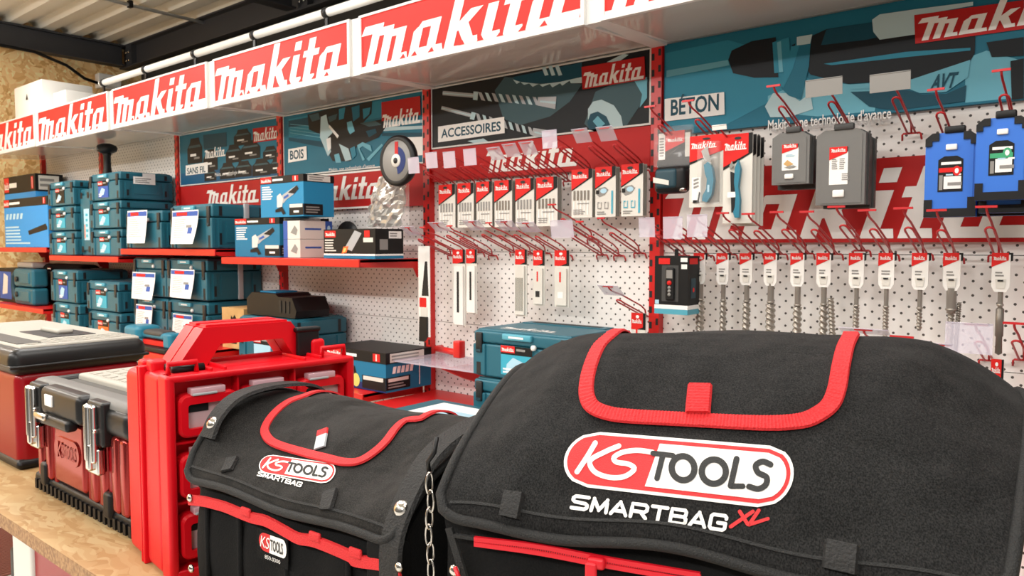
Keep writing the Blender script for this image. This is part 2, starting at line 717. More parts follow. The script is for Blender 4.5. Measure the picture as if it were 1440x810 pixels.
def beam(a, c, axis, h0, h1, wid, label):
    """dark rolled beam: web and two flanges"""
    t = thing('steel_beam', ((a[0] + c[0]) / 2, (a[1] + c[1]) / 2, h0), label, 'beam')
    t['kind'] = 'structure'
    m = MB(t.location)
    if axis == 'x':
        yy = a[1]
        m.box((a[0], yy - .006, h0), (c[0], yy + .006, h1), 'beam_black')
        m.box((a[0], yy - wid / 2, h0), (c[0], yy + wid / 2, h0 + .012), 'beam_black')
        m.box((a[0], yy - wid / 2, h1 - .012), (c[0], yy + wid / 2, h1), 'beam_black')
    else:
        xx = a[0]
        m.box((xx - .006, a[1], h0), (xx + .006, c[1], h1), 'beam_black')
        m.box((xx - wid / 2, a[1], h0), (xx + wid / 2, c[1], h0 + .012), 'beam_black')
        m.box((xx - wid / 2, a[1], h1 - .012), (xx + wid / 2, c[1], h1), 'beam_black')
    m.build('girder', t)
    return t


def bolts(t, pts, nrm):
    for p in pts:
        m = MB(t.location)
        m.lathe(p, nrm, [(.011, 0), (.011, .008), (.006, .012), (0, .012)], 'nickel', 6, False)
        m.build('bolt', t)


bx = beam((-6.6, 2.93, 0), (2.5, 2.93, 0), 'x', 2.87, 3.055, .10, 'long black steel beam running above the shelf wall')
by0 = beam((-6.53, -3.1, 0), (-6.53, 2.87, 0), 'y', 2.88, 3.05, .10, 'black steel beam running along the top of the chipboard wall')
by1 = beam((-4.14, -3.1, 0), (-4.14, 2.87, 0), 'y', 2.88, 3.05, .10, 'black steel beam crossing the metal ceiling toward the lit header signs')
for xx in (-6.53, -4.14):
    bolts(bx, [(xx + dx, 2.878, zz) for dx in (.08, .125) for zz in (2.92, 2.985)], (0, -1, 0))
    m = MB(bx.location)
    m.box((xx + .055, 2.88, 2.88), (xx + .15, 2.924, 3.045), 'beam_black')
    m.build('end_plate', bx)
# conduit under the deck with clips
t = thing('conduit', (-5.31, 1.0, 3.0), 'thin grey conduit clipped across the ribs of the metal ceiling', 'conduit')
m = MB(t.location)
m.tube([(-5.31, -2.5, 3.03), (-5.31, 2.93, 3.03)], .012, 'white_plastic', 8)
m.build('pipe', t)
for yy in [.3 + .42 * i for i in range(6)]:
    m = MB(t.location)
    m.box((-5.33, yy - .012, 3.012), (-5.29, yy + .012, 3.058), 'black_plastic')
    m.build('clip', t)
# cable on the beam and junction box
b = MB((-6.47, 1.5, 2.86))
pts = [(-6.46, -2.8 + .25 * i, 2.868 - .012 * math.sin(i * 1.3) ** 2) for i in range(21)]
b.tube(pts + [(-6.46, 2.42, 2.80), (-6.46, 2.55, 2.72), (-6.46, 2.70, 2.69)], .012, 'black_plastic', 6)
tag(b.build('cable'), 'black cable hanging under the beam on the chipboard wall', 'cable')
t = thing('junction_box', (-6.6, 2.72, 2.66), 'small white junction box on the chipboard wall below the black beam', 'junction box')
m = MB(t.location)
m.rbox((-6.6, 2.68, 2.68), (-6.52, 2.86, 2.80), 'white_plastic', .01)
wn(m.build('housing', t))
m = MB(t.location)
m.tube([(-6.56, 2.74, 2.67), (-6.56, 2.74, 2.58)], .015, 'black_plastic', 8)
m.tube([(-6.56, 2.80, 2.67), (-6.56, 2.80, 2.58)], .015, 'black_plastic', 8)
m.build('gland', t)

# ---------------------------------------------------------------- shelving wall: uprights, pegboards, canopy
UPX = [-.145, -1.150, -2.165, -3.166, -4.163, -5.16, -6.16]
BAY = ['drill bit', 'accessories', 'wood saw', 'cordless', 'blue tool case', 'blue carton']
UPL = ['red slotted upright at the far end of the drill bit bay', 'bright red slotted upright between the dark accessories poster and the concrete poster',
       'red slotted upright between the saw poster and the dark accessories poster', 'red slotted upright between the battery poster and the saw poster',
       'red slotted upright beside the battery poster and the stacked teal cases', 'red slotted upright between the blue cartons and the teal cases',
       'farthest red slotted upright behind the blue cartons']
for i, x in enumerate(UPX):
    b = MB((x, D, 0))
    b.box((x - .018, D - .028, .02), (x + .018, D + .012, 2.03), 'red_steel')
    fr = wfr(D - .028)
    for k in range(40):
        z = .06 + k * .049
        b.rect(fr, x - .0165, z, x - .0065, z + .021, 'dark_slot')
        b.rect(fr, x + .0065, z + .012, x + .0155, z + .033, 'dark_slot')
    tag(b.build('slotted_upright'), UPL[i], 'shelf upright', 'slotted uprights of the shelf wall')
PEGL = ['white pegboard behind the hanging drill bits', 'white pegboard behind the blade packs and empty hooks', 'white pegboard behind the saw poster and boxed grinders',
        'white pegboard behind the battery poster', 'white pegboard behind the stacked teal tool cases', 'white pegboard behind the blue cartons']
for i in range(6):
    x1, x0 = UPX[i] - .018, UPX[i + 1] + .018
    b = MB((x0, D, 0))
    for z0, z1 in ((.05, .395), (.397, .745), (.747, 1.095), (1.097, 1.375), (1.377, 2.03)):
        b.box((x0, D, z0), (x1, D + .012, z1), 'pegboard_white')
    tag(b.build('pegboard_panel'), PEGL[i], 'pegboard', 'pegboard panels of the shelf wall')

YF = 1.735
JX = [.88, -.13, -1.14, -2.136, -3.11, -4.10, -5.12, -6.13]
ZB0, ZB1, ZT = 1.998, 2.018, 2.198
CANL = [None, 'white lightbox sign above the concrete poster, cut off by the frame', 'largest whole red and white sign, above the accessories poster',
        'red and white sign of the header above the saw poster', 'red and white sign of the header above the battery poster',
        'red and white sign of the header above the tall black grip', 'farthest red and white header sign, in front of the white carton']
CANL[0] = 'white lightbox header sign beyond the edge of the concrete poster'
for i in range(7):
    xa, xb = JX[i + 1] + .026, JX[i] - .026
    t = thing('header_sign', ((xa + xb) / 2, D, ZB0), CANL[i], 'sign', 'header signs above the shelves')
    m = MB(t.location)
    # white frame: two ends, top, rails round the face
    fw = .012
    for x0, x1 in ((xa, xa + fw), (xb - fw, xb)):
        m.add([(x0, YF, ZB0), (x1, YF, ZB0), (x1, D - .03, ZB1), (x0, D - .03, ZB1), (x0, YF, ZT), (x1, YF, ZT), (x1, D - .03, ZT), (x0, D - .03, ZT)],
              [(0, 3, 2, 1), (4, 5, 6, 7), (0, 1, 5, 4), (1, 2, 6, 5), (2, 3, 7, 6), (3, 0, 4, 7)], 'alu_frame')
    m.box((xa + fw, YF, ZB0), (xb - fw, YF + .014, ZB0 + .012), 'alu_frame')
    m.box((xa + fw, YF, ZT - .008), (xb - fw, YF + .014, ZT), 'alu_frame')
    m.box((xa + fw, YF + .014, ZT - .006), (xb - fw, D - .03, ZT), 'alu_frame')
    m.build('frame', t)
    m = MB(t.location)
    m.add([(xa + fw, YF + .014, ZB0 + .001), (xb - fw, YF + .014, ZB0 + .001), (xb - fw, D - .03, ZB1), (xa + fw, D - .03, ZB1),
           (xa + fw, YF + .014, ZB0 + .008), (xb - fw, YF + .014, ZB0 + .008), (xb - fw, D - .03, ZB1 + .008), (xa + fw, D - .03, ZB1 + .008)],
          [(0, 3, 2, 1), (4, 5, 6, 7), (0, 1, 5, 4), (1, 2, 6, 5), (2, 3, 7, 6), (3, 0, 4, 7)], 'white_laminate')
    m.build('underside_panel', t)
    m = MB(t.location)
    m.box((xa + fw, YF + .004, ZB0 + .012), (xb - fw, YF + .010, ZT - .008), 'red_header')
    fr = wfr(YF + .004)
    x0, x1, z0, z1 = xa + fw, xb - fw, ZB0 + .012, ZT - .008
    hh = z1 - z0
    m.rect(fr, x0, z0, x1, z0 + .06 * hh, 'white_header', 1)
    # joined letters of the header with small red wedges between them
    for p in LOGO:
        m.poly(fr, [(min(x1, max(x0, x0 - .004 + u * (x1 - x0) * 1.008)), z0 + .05 * hh + v * hh * .935) for u, v in p], 'white_header', 2)
    for u in (.225, .285, .37, .515, .60, .685, .775, .86):
        xc = x0 + u * (x1 - x0)
        m.poly(fr, [(xc - .013, z0 + .055 * hh), (xc + .015, z0 + .055 * hh), (xc + .006, z0 + .14 * hh)], 'red_header', 3)
    m.build('sign_face', t)
    if i > 0:
        m = MB(t.location)
        m.box((xb, YF + .012, ZB0 + .002), (xb + .052, YF + .05, ZT), 'alu_frame')
        m.box((xb, YF + .05, ZB1 - .008), (xb + .052, D - .03, ZB1 + .012), 'alu_frame')
        m.build('joint_cover', t)
# tube along the top of the header
t = thing('cable_conduit', (-2.0, 1.86, 2.29), 'long white pipe with black clips lying along the top of the header signs', 'conduit')
m = MB(t.location)
m.tube([(-4.47, 1.85, 2.30), (1.0, 1.85, 2.30)], .017, 'white_plastic', 10)
m.build('pipe', t)
for x in (-4.45, -3.95, -3.45, -2.95, -2.45, -1.95):
    m = MB(t.location)
    m.tube([(x, 1.85, 2.30), (x + .025, 1.85, 2.30)], .021, 'black_plastic', 10)
    m.box((x + .004, 1.846, 2.198), (x + .02, 1.854, 2.29), 'black_plastic')
    m.build('clip', t)
# white carton on the header
p0, p1 = W(29, 160, 1.80), W(54, 152, 1.80)
t = thing('white_carton', (-5.5, 1.9, 2.2), 'white carton standing on top of the header signs before the chipboard wall', 'carton')
m = MB(t.location)
m.rbox((-5.66, 1.80, 2.199), (-5.20, 2.10, 2.42), 'white_plastic', .006, 2)
fr = Fr((-5.66, 1.80, 2.2), (1, 0, 0), (0, 0, 1))
m.poly(fr, [(.2, .12), (.24, .12), (.22, .16)], 'black_print')
m.build('box', t)
m = MB(t.location)
m.rbox((-5.19, 1.86, 2.199), (-5.0, 2.08, 2.34), 'white_plastic', .006, 2)
m.build('side_box', t)

# ---------------------------------------------------------------- posters
YP = 2.122


def board(b, x0, x1, z0, z1, m, border=None):
    b.box((x0, YP, z0), (x1, D, z1), m)
    b.clip = (x0, x1, z0, z1)
    if border:
        fr = wfr(YP)
        w = .006
        for r in ((x0, z0, x1, z0 + w), (x0, z1 - w, x1, z1), (x0, z0, x0 + w, z1), (x1 - w, z0, x1, z1)):
            b.rect(fr, *r, border, 4)


def px_poly(b, pts, m, lay=1, Y=YP):
    b.poly(wfr(Y), [wp(x, y, Y) for x, y in pts], m, lay)


def ctr(cx, cy, sx, sy, s=1.0):
    """crop pixel -> photograph pixel"""
    return lambda pts: [(sx + x / s, sy + y / s) for x, y in pts]


def battery(b, px, py, w, h, lay=2):
    x, z = wp(px, py, YP)
    w, h = w * 1.22, h * .8
    fr = wfr(YP)
    b.poly(fr, [(x - .5 * w, z - .5 * h), (x + .5 * w, z - .5 * h), (x + .5 * w, z + .12 * h), (x + .36 * w, z + .3 * h), (x + .3 * w, z + .5 * h),
                (x - .26 * w, z + .5 * h), (x - .32 * w, z + .3 * h), (x - .5 * w, z + .1 * h)], 'poster_black', lay)
    b.poly(fr, [(x - .42 * w, z + .12 * h), (x + .42 * w, z + .12 * h), (x + .34 * w, z + .22 * h), (x - .34 * w, z + .22 * h)], 'poster_grey', lay + 1)
    b.rect(fr, x - .3 * w, z - .22 * h, x + .1 * w, z - .12 * h, 'white_print', lay + 1)
    b.rect(fr, x - .05 * w, z - .34 * h, x + .32 * w, z - .26 * h, 'ink_grey', lay + 1)


# cordless poster
x0, x1 = -4.14, -3.19
b = MB((x0, YP, 1.73))
board(b, x0, x1, 1.73, 2.016, 'poster_teal', 'alu_frame')
fr = wfr(YP)
b.rect(fr, x0 + .006, 1.736, x1 - .006, 1.80, 'poster_navy', 1)
for px, py, w, h in ((341, 193, .13, .10), (328.5, 216, .12, .115), (352.5, 210.5, .14, .115), (380, 215, .10, .08), (342.5, 237.5, .125, .10),
                     (367.5, 235, .13, .105), (390, 232.5, .095, .095), (320, 240, .12, .105), (296, 225, .12, .14), (274, 212, .13, .17), (296, 246, .10, .08)):
    battery(b, px, py, w, h)
px_poly(b, [(286, 190), (319, 186), (319, 206), (287, 210)], 'poster_teal_dark', 2)
xa, za = wp(288, 206, YP)
xb_, zb_ = wp(317, 203, YP)
b.logo(fr, xa, 1.865, xb_ - xa, .055, 'white_print', 3)
px_poly(b, [(356, 181), (394, 176), (394, 196), (357, 201)], 'red_banner', 5)
xa, za = wp(357, 199, YP)
xb_, zb_ = wp(393, 195, YP)
b.logo(fr, xa, za - .002, xb_ - xa, .06, 'white_print', 6)
px_poly(b, [(262, 233), (293, 228), (293, 243), (262, 247)], 'white_print', 6)
xa, za = wp(264, 244.5, YP)
xb_, _ = wp(290, 240, YP)
b.text(fr, 'SANS FIL', xa, za - .002, xb_ - xa, .034, 'poster_teal_dark', 7, bold=.022)
xa, za = wp(303, 258, YP)
xb_, _ = wp(347, 254, YP)
b.text(fr, 'Makita, une technologie d\'avance', xa, 1.765, xb_ - xa, .020, 'white_print', 4)
tag(b.build('battery_poster'), 'teal poster of black batteries with a white SANS FIL label', 'poster')

# red banner under it
def red_banner(x0, x1, z0, z1, label, lx0=None, lx1=None, lz=None, lh=None, name='red_banner', octo=False):
    b = MB((x0, YP, z0))
    b.box((x0, YP, z0), (x1, D, z1), 'red_banner')
    fr = wfr(YP)
    if lx0 is not None:
        b.logo(fr, lx0, lz, lx1 - lx0, lh, 'white_print', 2)
    if octo:
        xo = octo
        w = .008
        b.poly(fr, [(x0, z1 - w), (x0, z1), (xo, z1), (xo + .05, z1 - .05), (xo + .05, z0 + .05), (xo, z0), (x0, z0), (x0, z0 + w), (xo - w * .4, z0 + w),
                    (xo + .05 - w, z0 + .05), (xo + .05 - w, z1 - .05), (xo - w * .4, z1 - w)], 'white_print', 2)
    return tag(b.build(name), label, 'banner', 'red banners on the pegboards')


red_banner(-4.14, -3.19, 1.575, 1.727, 'red banner with white lettering below the battery poster', -3.86, -3.36, 1.615, .10)
red_banner(-3.142, -2.19, 1.56, 1.722, 'red banner with white lettering below the saw poster, partly behind a boxed grinder', -2.95, -2.44, 1.60, .105, octo=-2.44)
red_banner(-2.143, -1.175, 1.65, 1.775, 'red banner with white lettering below the dark accessories poster', wp(684, 245, YP)[0], wp(812, 235, YP)[0], 1.668, .098)
red_banner(-1.128, -.165, 1.408, 1.625, 'tall red banner with huge white lettering behind the hanging cases', -1.12, -.17, 1.418, .20)

# saw poster
x0, x1 = -3.142, -2.187
b = MB((x0, YP, 1.726))
board(b, x0, x1, 1.726, 2.016, 'poster_teal', 'alu_frame')
C = ctr(0, 0, 395, 120, 4.5)
px_poly(b, C([(50, 215), (640, 95), (640, 200), (50, 330)]), 'poster_teal_mid', 1)
px_poly(b, C([(50, 225), (300, 180), (300, 245), (50, 265)]), 'poster_teal_dark', 2)
px_poly(b, C([(50, 330), (300, 360), (300, 400), (50, 350)]), 'poster_teal_dark', 2)
px_poly(b, C([(640, 235), (915, 215), (915, 235), (640, 255)]), 'poster_pale', 2)
px_poly(b, C([(640, 265), (915, 255), (915, 275), (640, 290)]), 'poster_pale', 2)
px_poly(b, C([(640, 300), (915, 300), (915, 330), (640, 320)]), 'poster_teal_dark', 2)
px_poly(b, C([(780, 330), (915, 325), (915, 440), (800, 450)]), 'white_print', 2)
px_poly(b, C([(170, 185), (300, 150), (400, 135), (580, 100), (575, 180), (520, 240), (640, 215), (670, 260), (620, 330), (480, 390), (440, 480), (330, 480), (270, 370), (250, 310), (180, 280)]), 'poster_black', 3)
px_poly(b, C([(255, 200), (290, 185), (300, 240), (330, 300), (300, 330), (320, 420), (300, 450), (280, 400), (250, 330)]), 'poster_pale', 4)
px_poly(b, C([(370, 150), (410, 140), (400, 210), (370, 220)]), 'poster_teal_mid', 4)
px_poly(b, C([(450, 140), (500, 125), (500, 200), (460, 230)]), 'poster_teal', 4)
px_poly(b, C([(370, 370), (430, 400), (450, 470), (410, 480)]), 'poster_pale', 4)
px_poly(b, C([(310, 250), (370, 320), (360, 335), (305, 265)]), 'white_print', 4)
px_poly(b, C([(485, 380), (520, 360), (570, 380), (580, 420), (560, 410), (520, 385), (500, 400), (535, 470), (520, 478)]), 'poster_sky', 5)
px_poly(b, C([(340, 440), (370, 430), (385, 490), (350, 490)]), 'poster_sky', 5)
px_poly(b, C([(180, 190), (240, 175), (250, 215), (200, 230)]), 'poster_grey', 4)
px_poly(b, C([(520, 150), (570, 140), (560, 185), (525, 215)]), 'poster_teal_mid', 4)
px_poly(b, C([(300, 200), (360, 180), (350, 215), (310, 235)]), 'poster_grey', 4)
px_poly(b, C([(500, 240), (600, 225), (640, 250), (560, 262)]), 'poster_grey', 4)
px_poly(b, C([(420, 235), (450, 225), (470, 290), (440, 310), (425, 280)]), 'poster_sky', 4)
px_poly(b, C([(540, 290), (600, 275), (610, 300), (560, 330)]), 'poster_teal_dark', 4)
px_poly(b, C([(290, 340), (318, 330), (320, 400), (300, 420)]), 'white_print', 5)
px_poly(b, C([(440, 400), (470, 385), (480, 440), (455, 470)]), 'poster_teal_mid', 5)
px_poly(b, C([(545, 465), (640, 370), (650, 380), (560, 480)]), 'poster_sky', 4)
for k in range(4):
    px_poly(b, C([(60, 245 + 18 * k), (250, 262 + 22 * k), (250, 266 + 22 * k), (60, 248 + 18 * k)]), 'poster_sky', 3)
px_poly(b, C([(640, 108), (885, 68), (888, 188), (642, 228)]), 'red_banner', 6)
xa, za = wp(*C([(645, 226)])[0], YP)
xb_, _ = wp(*C([(886, 185)])[0], YP)
fr = wfr(YP)
b.logo(fr, xa, 1.888, xb_ - xa, .068, 'white_print', 7)
px_poly(b, C([(50, 405), (165, 385), (168, 470), (50, 490)]), 'white_print', 6)
xa, za = wp(*C([(62, 470)])[0], YP)
xb_, _ = wp(*C([(148, 455)])[0], YP)
b.text(fr, 'BOIS', xa, za, xb_ - xa, .042, 'poster_teal_dark', 7, bold=.022)
xa, za = wp(*C([(305, 548)])[0], YP)
xb_, _ = wp(*C([(595, 515)])[0], YP)
b.text(fr, "Makita, une technologie d'avance", xa, za, xb_ - xa, .017, 'white_print', 4, shear=.2)
tag(b.build('saw_poster'), 'teal poster of a mitre saw with a white BOIS label', 'poster')

# accessories poster
x0, x1 = -2.143, -1.172
b = MB((x0, YP, 1.777))
board(b, x0, x1, 1.777, 2.016, 'poster_black', 'alu_frame')
C = ctr(0, 0, 580, 60, 2.892)
px_poly(b, C([(335, 195), (375, 140), (560, 150), (690, 170), (640, 240), (560, 300), (440, 335), (370, 310)]), 'poster_grey', 1)
px_poly(b, C([(410, 140), (690, 80), (690, 150), (600, 165), (480, 165), (420, 160)]), 'poster_teal_dark', 2)
arc = [(410, 150), (440, 160), (520, 170), (600, 160), (690, 140), (690, 165), (645, 165), (640, 155), (610, 175), (602, 165), (570, 182), (560, 168), (530, 180), (515, 168), (490, 180), (476, 166), (455, 172), (440, 160), (425, 168)]
px_poly(b, C(arc), 'poster_pale', 3)


def drill_art(pts, half, lay):
    (xs, ys), (xe, ye) = pts
    dx, dy = xe - xs, ye - ys
    L = math.hypot(dx, dy)
    nx, ny = -dy / L, dx / L
    q = lambda t, k: (xs + dx * t + nx * k, ys + dy * t + ny * k)
    px_poly(b, C([q(0, -half * .5), q(.28, -half * .5), q(.28, half * .5), q(0, half * .5)]), 'print_silver', lay)
    px_poly(b, C([q(0, -half * .1), q(.28, -half * .1), q(.28, half * .15), q(0, half * .15)]), 'poster_pale', lay + 1)
    px_poly(b, C([q(.27, -half), q(.31, -half), q(.31, half), q(.27, half)]), 'poster_pale', lay)
    for k in range(9):
        t0 = .31 + .06 * k
        px_poly(b, C([q(t0, -half), q(t0 + .03, -half * .9), q(t0 + .07, half), q(t0 + .035, half * .9)]), 'poster_pale' if k % 2 else 'print_silver', lay + k % 2)
    px_poly(b, C([q(.84, -half), q(1, -half * 1.5), q(1, half * 1.5), q(.84, half)]), 'print_silver', lay)
    px_poly(b, C([q(.86, -half * .2), q(1, -half * .3), q(1, half * .3), q(.86, half * .2)]), 'poster_pale', lay + 1)


drill_art(((125, 205), (585, 245)), 17, 5)
drill_art(((120, 265), (560, 380)), 15, 5)
px_poly(b, C([(225, 400), (290, 390), (345, 425), (300, 425)]), 'poster_pale', 3)
px_poly(b, C([(700, 330), (745, 200), (900, 130), (960, 150), (930, 250), (850, 370), (720, 350)]), 'poster_grey', 2)
px_poly(b, C([(715, 270), (735, 240), (770, 232), (820, 255), (850, 300), (858, 345), (840, 370), (760, 365), (715, 330)]), 'poster_pale', 3)
px_poly(b, C([(712, 325), (725, 290), (755, 280), (790, 300), (810, 345), (760, 365), (720, 355)]), 'poster_teal_dark', 4)
px_poly(b, C([(735, 320), (755, 298), (785, 330), (760, 350)]), 'poster_sky', 5)
px_poly(b, C([(900, 150), (955, 140), (955, 225), (925, 265), (935, 210)]), 'poster_sky', 3)
px_poly(b, C([(790, 80), (860, 45), (880, 50), (840, 78)]), 'poster_pale', 3)
px_poly(b, C([(690, 100), (946, 57), (949, 150), (694, 191)]), 'red_banner', 7)
xa, za = wp(*C([(697, 188)])[0], YP)
xb_, _ = wp(*C([(944, 150)])[0], YP)
fr = wfr(YP)
b.logo(fr, xa, za + .002, xb_ - xa, .062, 'white_print', 8)
px_poly(b, C([(107, 342), (376, 302), (378, 368), (107, 406)]), 'white_print', 7)
xa, za = wp(*C([(120, 390)])[0], YP)
xb_, _ = wp(*C([(362, 355)])[0], YP)
b.text(fr, 'ACCESSOIRES', xa, za + .002, xb_ - xa, .034, 'poster_teal_dark', 8, bold=.022)
for k in range(3):
    px_poly(b, C([(525 + 28 * k, 95), (540 + 28 * k, 92), (555 + 28 * k, 132), (540 + 28 * k, 135)]), 'poster_pale', 4)
tag(b.build('accessories_poster'), 'dark poster of drill bits and a saw blade with a white ACCESSOIRES label', 'poster')

# concrete poster
x0, x1 = -1.128, -.168
b = MB((x0, YP, 1.738))
board(b, x0, x1, 1.738, 2.016, 'poster_teal')
C = ctr(0, 0, 900, 0, 2.667)
px_poly(b, C([(95, 200), (330, 150), (500, 200), (640, 300), (300, 480), (95, 470)]), 'poster_teal_mid', 1)
px_poly(b, C([(100, 265), (330, 225), (335, 245), (100, 290)]), 'poster_sky', 2)
px_poly(b, C([(640, 300), (900, 330), (880, 420), (700, 440), (480, 420), (480, 360)]), 'poster_sky', 2)
px_poly(b, C([(1220, 220), (1300, 190), (1440, 230), (1440, 380), (1220, 385)]), 'poster_sky', 2)
px_poly(b, C([(95, 490), (1440, 365), (1440, 400), (1000, 450), (95, 500)]), 'poster_teal', 3)
px_poly(b, C([(332, 225), (345, 190), (420, 155), (510, 140), (520, 290), (430, 292), (350, 275)]), 'poster_black', 4)
px_poly(b, C([(498, 160), (560, 140), (568, 270), (505, 275)]), 'poster_teal_mid', 5)
px_poly(b, C([(515, 160), (530, 155), (538, 270), (523, 272)]), 'poster_sky', 6)
px_poly(b, C([(570, 170), (700, 110), (1030, 60), (1260, 90), (1256, 200), (1220, 265), (1000, 300), (780, 315), (640, 280)]), 'poster_black', 4)
px_poly(b, C([(700, 112), (1030, 58), (1030, 110), (850, 150), (680, 170)]), 'poster_teal_dark', 5)
px_poly(b, C([(690, 240), (1000, 195), (1240, 180), (1240, 190), (1000, 215), (720, 245)]), 'poster_teal_mid', 5)
px_poly(b, C([(590, 150), (650, 115), (640, 180), (635, 250), (605, 375), (560, 360), (530, 330), (560, 240)]), 'poster_teal', 7)
px_poly(b, C([(590, 140), (648, 130), (640, 165), (590, 172)]), 'poster_pale', 8)
px_poly(b, C([(570, 175), (600, 170), (575, 260), (540, 330), (530, 320)]), 'poster_teal_mid', 8)
px_poly(b, C([(470, 400), (500, 350), (560, 350), (600, 380), (640, 350), (650, 410), (560, 440), (490, 440)]), 'poster_pale', 5)
px_poly(b, C([(780, 318), (1000, 305), (1240, 225), (1230, 290), (1150, 345), (1050, 350), (1000, 330), (790, 335)]), 'poster_sky', 6)
px_poly(b, C([(790, 345), (1000, 338), (1060, 355), (1150, 352), (1225, 320), (1220, 380), (960, 415), (860, 400)]), 'poster_teal_dark', 5)
px_poly(b, C([(872, 75), (900, 55), (1040, 35), (1250, 8), (1250, 22), (1035, 60), (1035, 130), (900, 150), (876, 120)]), 'poster_pale', 6)
px_poly(b, C([(1030, 58), (1440, 2), (1440, 110), (1034, 166)]), 'red_banner', 9)
px_poly(b, C([(1300, 160), (1440, 140), (1440, 210), (1320, 215)]), 'poster_black', 7)
px_poly(b, C([(1390, 230), (1440, 220), (1440, 370), (1395, 375)]), 'poster_black', 7)
fr = wfr(YP)
xa, za = wp(*C([(1042, 163)])[0], YP)
b.logo(fr, xa, za + .004, .345, .068, 'white_print', 10)
px_poly(b, C([(95, 372), (318, 346), (320, 430), (95, 456)]), 'white_print', 9)
xa, za = wp(*C([(118, 435)])[0], YP)
xb_, _ = wp(*C([(298, 415)])[0], YP)
b.text(fr, 'BÉTON', xa, za + .001, xb_ - xa, .048, 'poster_teal_dark', 10, bold=.022)
xa, za = wp(*C([(482, 502)])[0], YP)
xb_, zb_ = wp(*C([(943, 462)])[0], YP)
b.text(fr, "Makita, une technologie d'avance", xa, za + .010, xb_ - xa, .028, 'white_print', 10, bold=.015)
xa, za = wp(*C([(1088, 338)])[0], YP)
xb_, zb_ = wp(*C([(1180, 326)])[0], YP)
b.text(fr, 'AVT', xa, za, xb_ - xa, .036, 'poster_teal_dark', 10, shear=.25, bold=.03)
tag(b.build('concrete_poster'), 'large teal poster of a rotary hammer with a white concrete label in French', 'poster')

# ================================================================ SHELVES
def shelf(x0, x1, z, yf, label, lip=.03):
    t = thing('shelf', ((x0 + x1) / 2, D, z - lip), label, 'shelf', 'red steel shelves of the shelf wall')
    m = MB(t.location)
    m.box((x0, yf + .004, z - .012), (x1, D - .002, z), 'red_steel')
    m.build('deck', t)
    m = MB(t.location)
    m.rbox((x0, yf, z - lip), (x1, yf + .006, z), 'red_steel', .002, 2)
    m.box((x0, yf + .006, z - lip), (x1, yf + .02, z - lip + .003), 'red_steel')
    wn(m.build('lip', t))
    for xx in (x0, x1 - .004):
        m = MB(t.location)
        fr = Fr((xx + .004, 0, z), (0, 1, 0), (0, 0, 1))
        m.prism(fr, [(yf + .006, -.002), (D - .03, -.002), (D - .03, -.075), (D - .055, -.075), (D - .075, -lip - .008), (yf + .006, -lip)], -.004, 'red_steel')
        m.build('bracket', t)
    return t


YS = 1.79
SH = {'b6': (-6.137, -5.183), 'b5': (-5.137, -4.186), 'b4': (-4.14, -3.19), 'b3': (-3.143, -2.19), 'b2': (-2.14, -1.175)}
shelf(*SH['b6'], 1.386, YS, 'red shelf carrying the blue blower cartons')
shelf(*SH['b5'], 1.338, YS, 'red shelf carrying the two tall stacks of teal cases')
shelf(*SH['b4'], 1.382, 1.785, 'red shelf carrying two teal cases with price sheets below the battery poster')
shelf(*SH['b3'], 1.348, YS, 'red shelf carrying the boxed grinders below the saw poster')
shelf(*SH['b6'], 1.005, 1.76, 'lower red shelf carrying the moulded teal case')
shelf(*SH['b5'], .858, 1.77, 'low red shelf carrying the two leaning stacks of teal cases')
shelf(*SH['b4'], .925, 1.55, 'low red shelf carrying four teal cases in a block')
shelf(*SH['b3'], .845, 1.80, 'low red shelf carrying the boxed tool with a yellow dot')
shelf(*SH['b2'], .820, 1.78, 'low red shelf carrying the teal case with a white lettered lid')


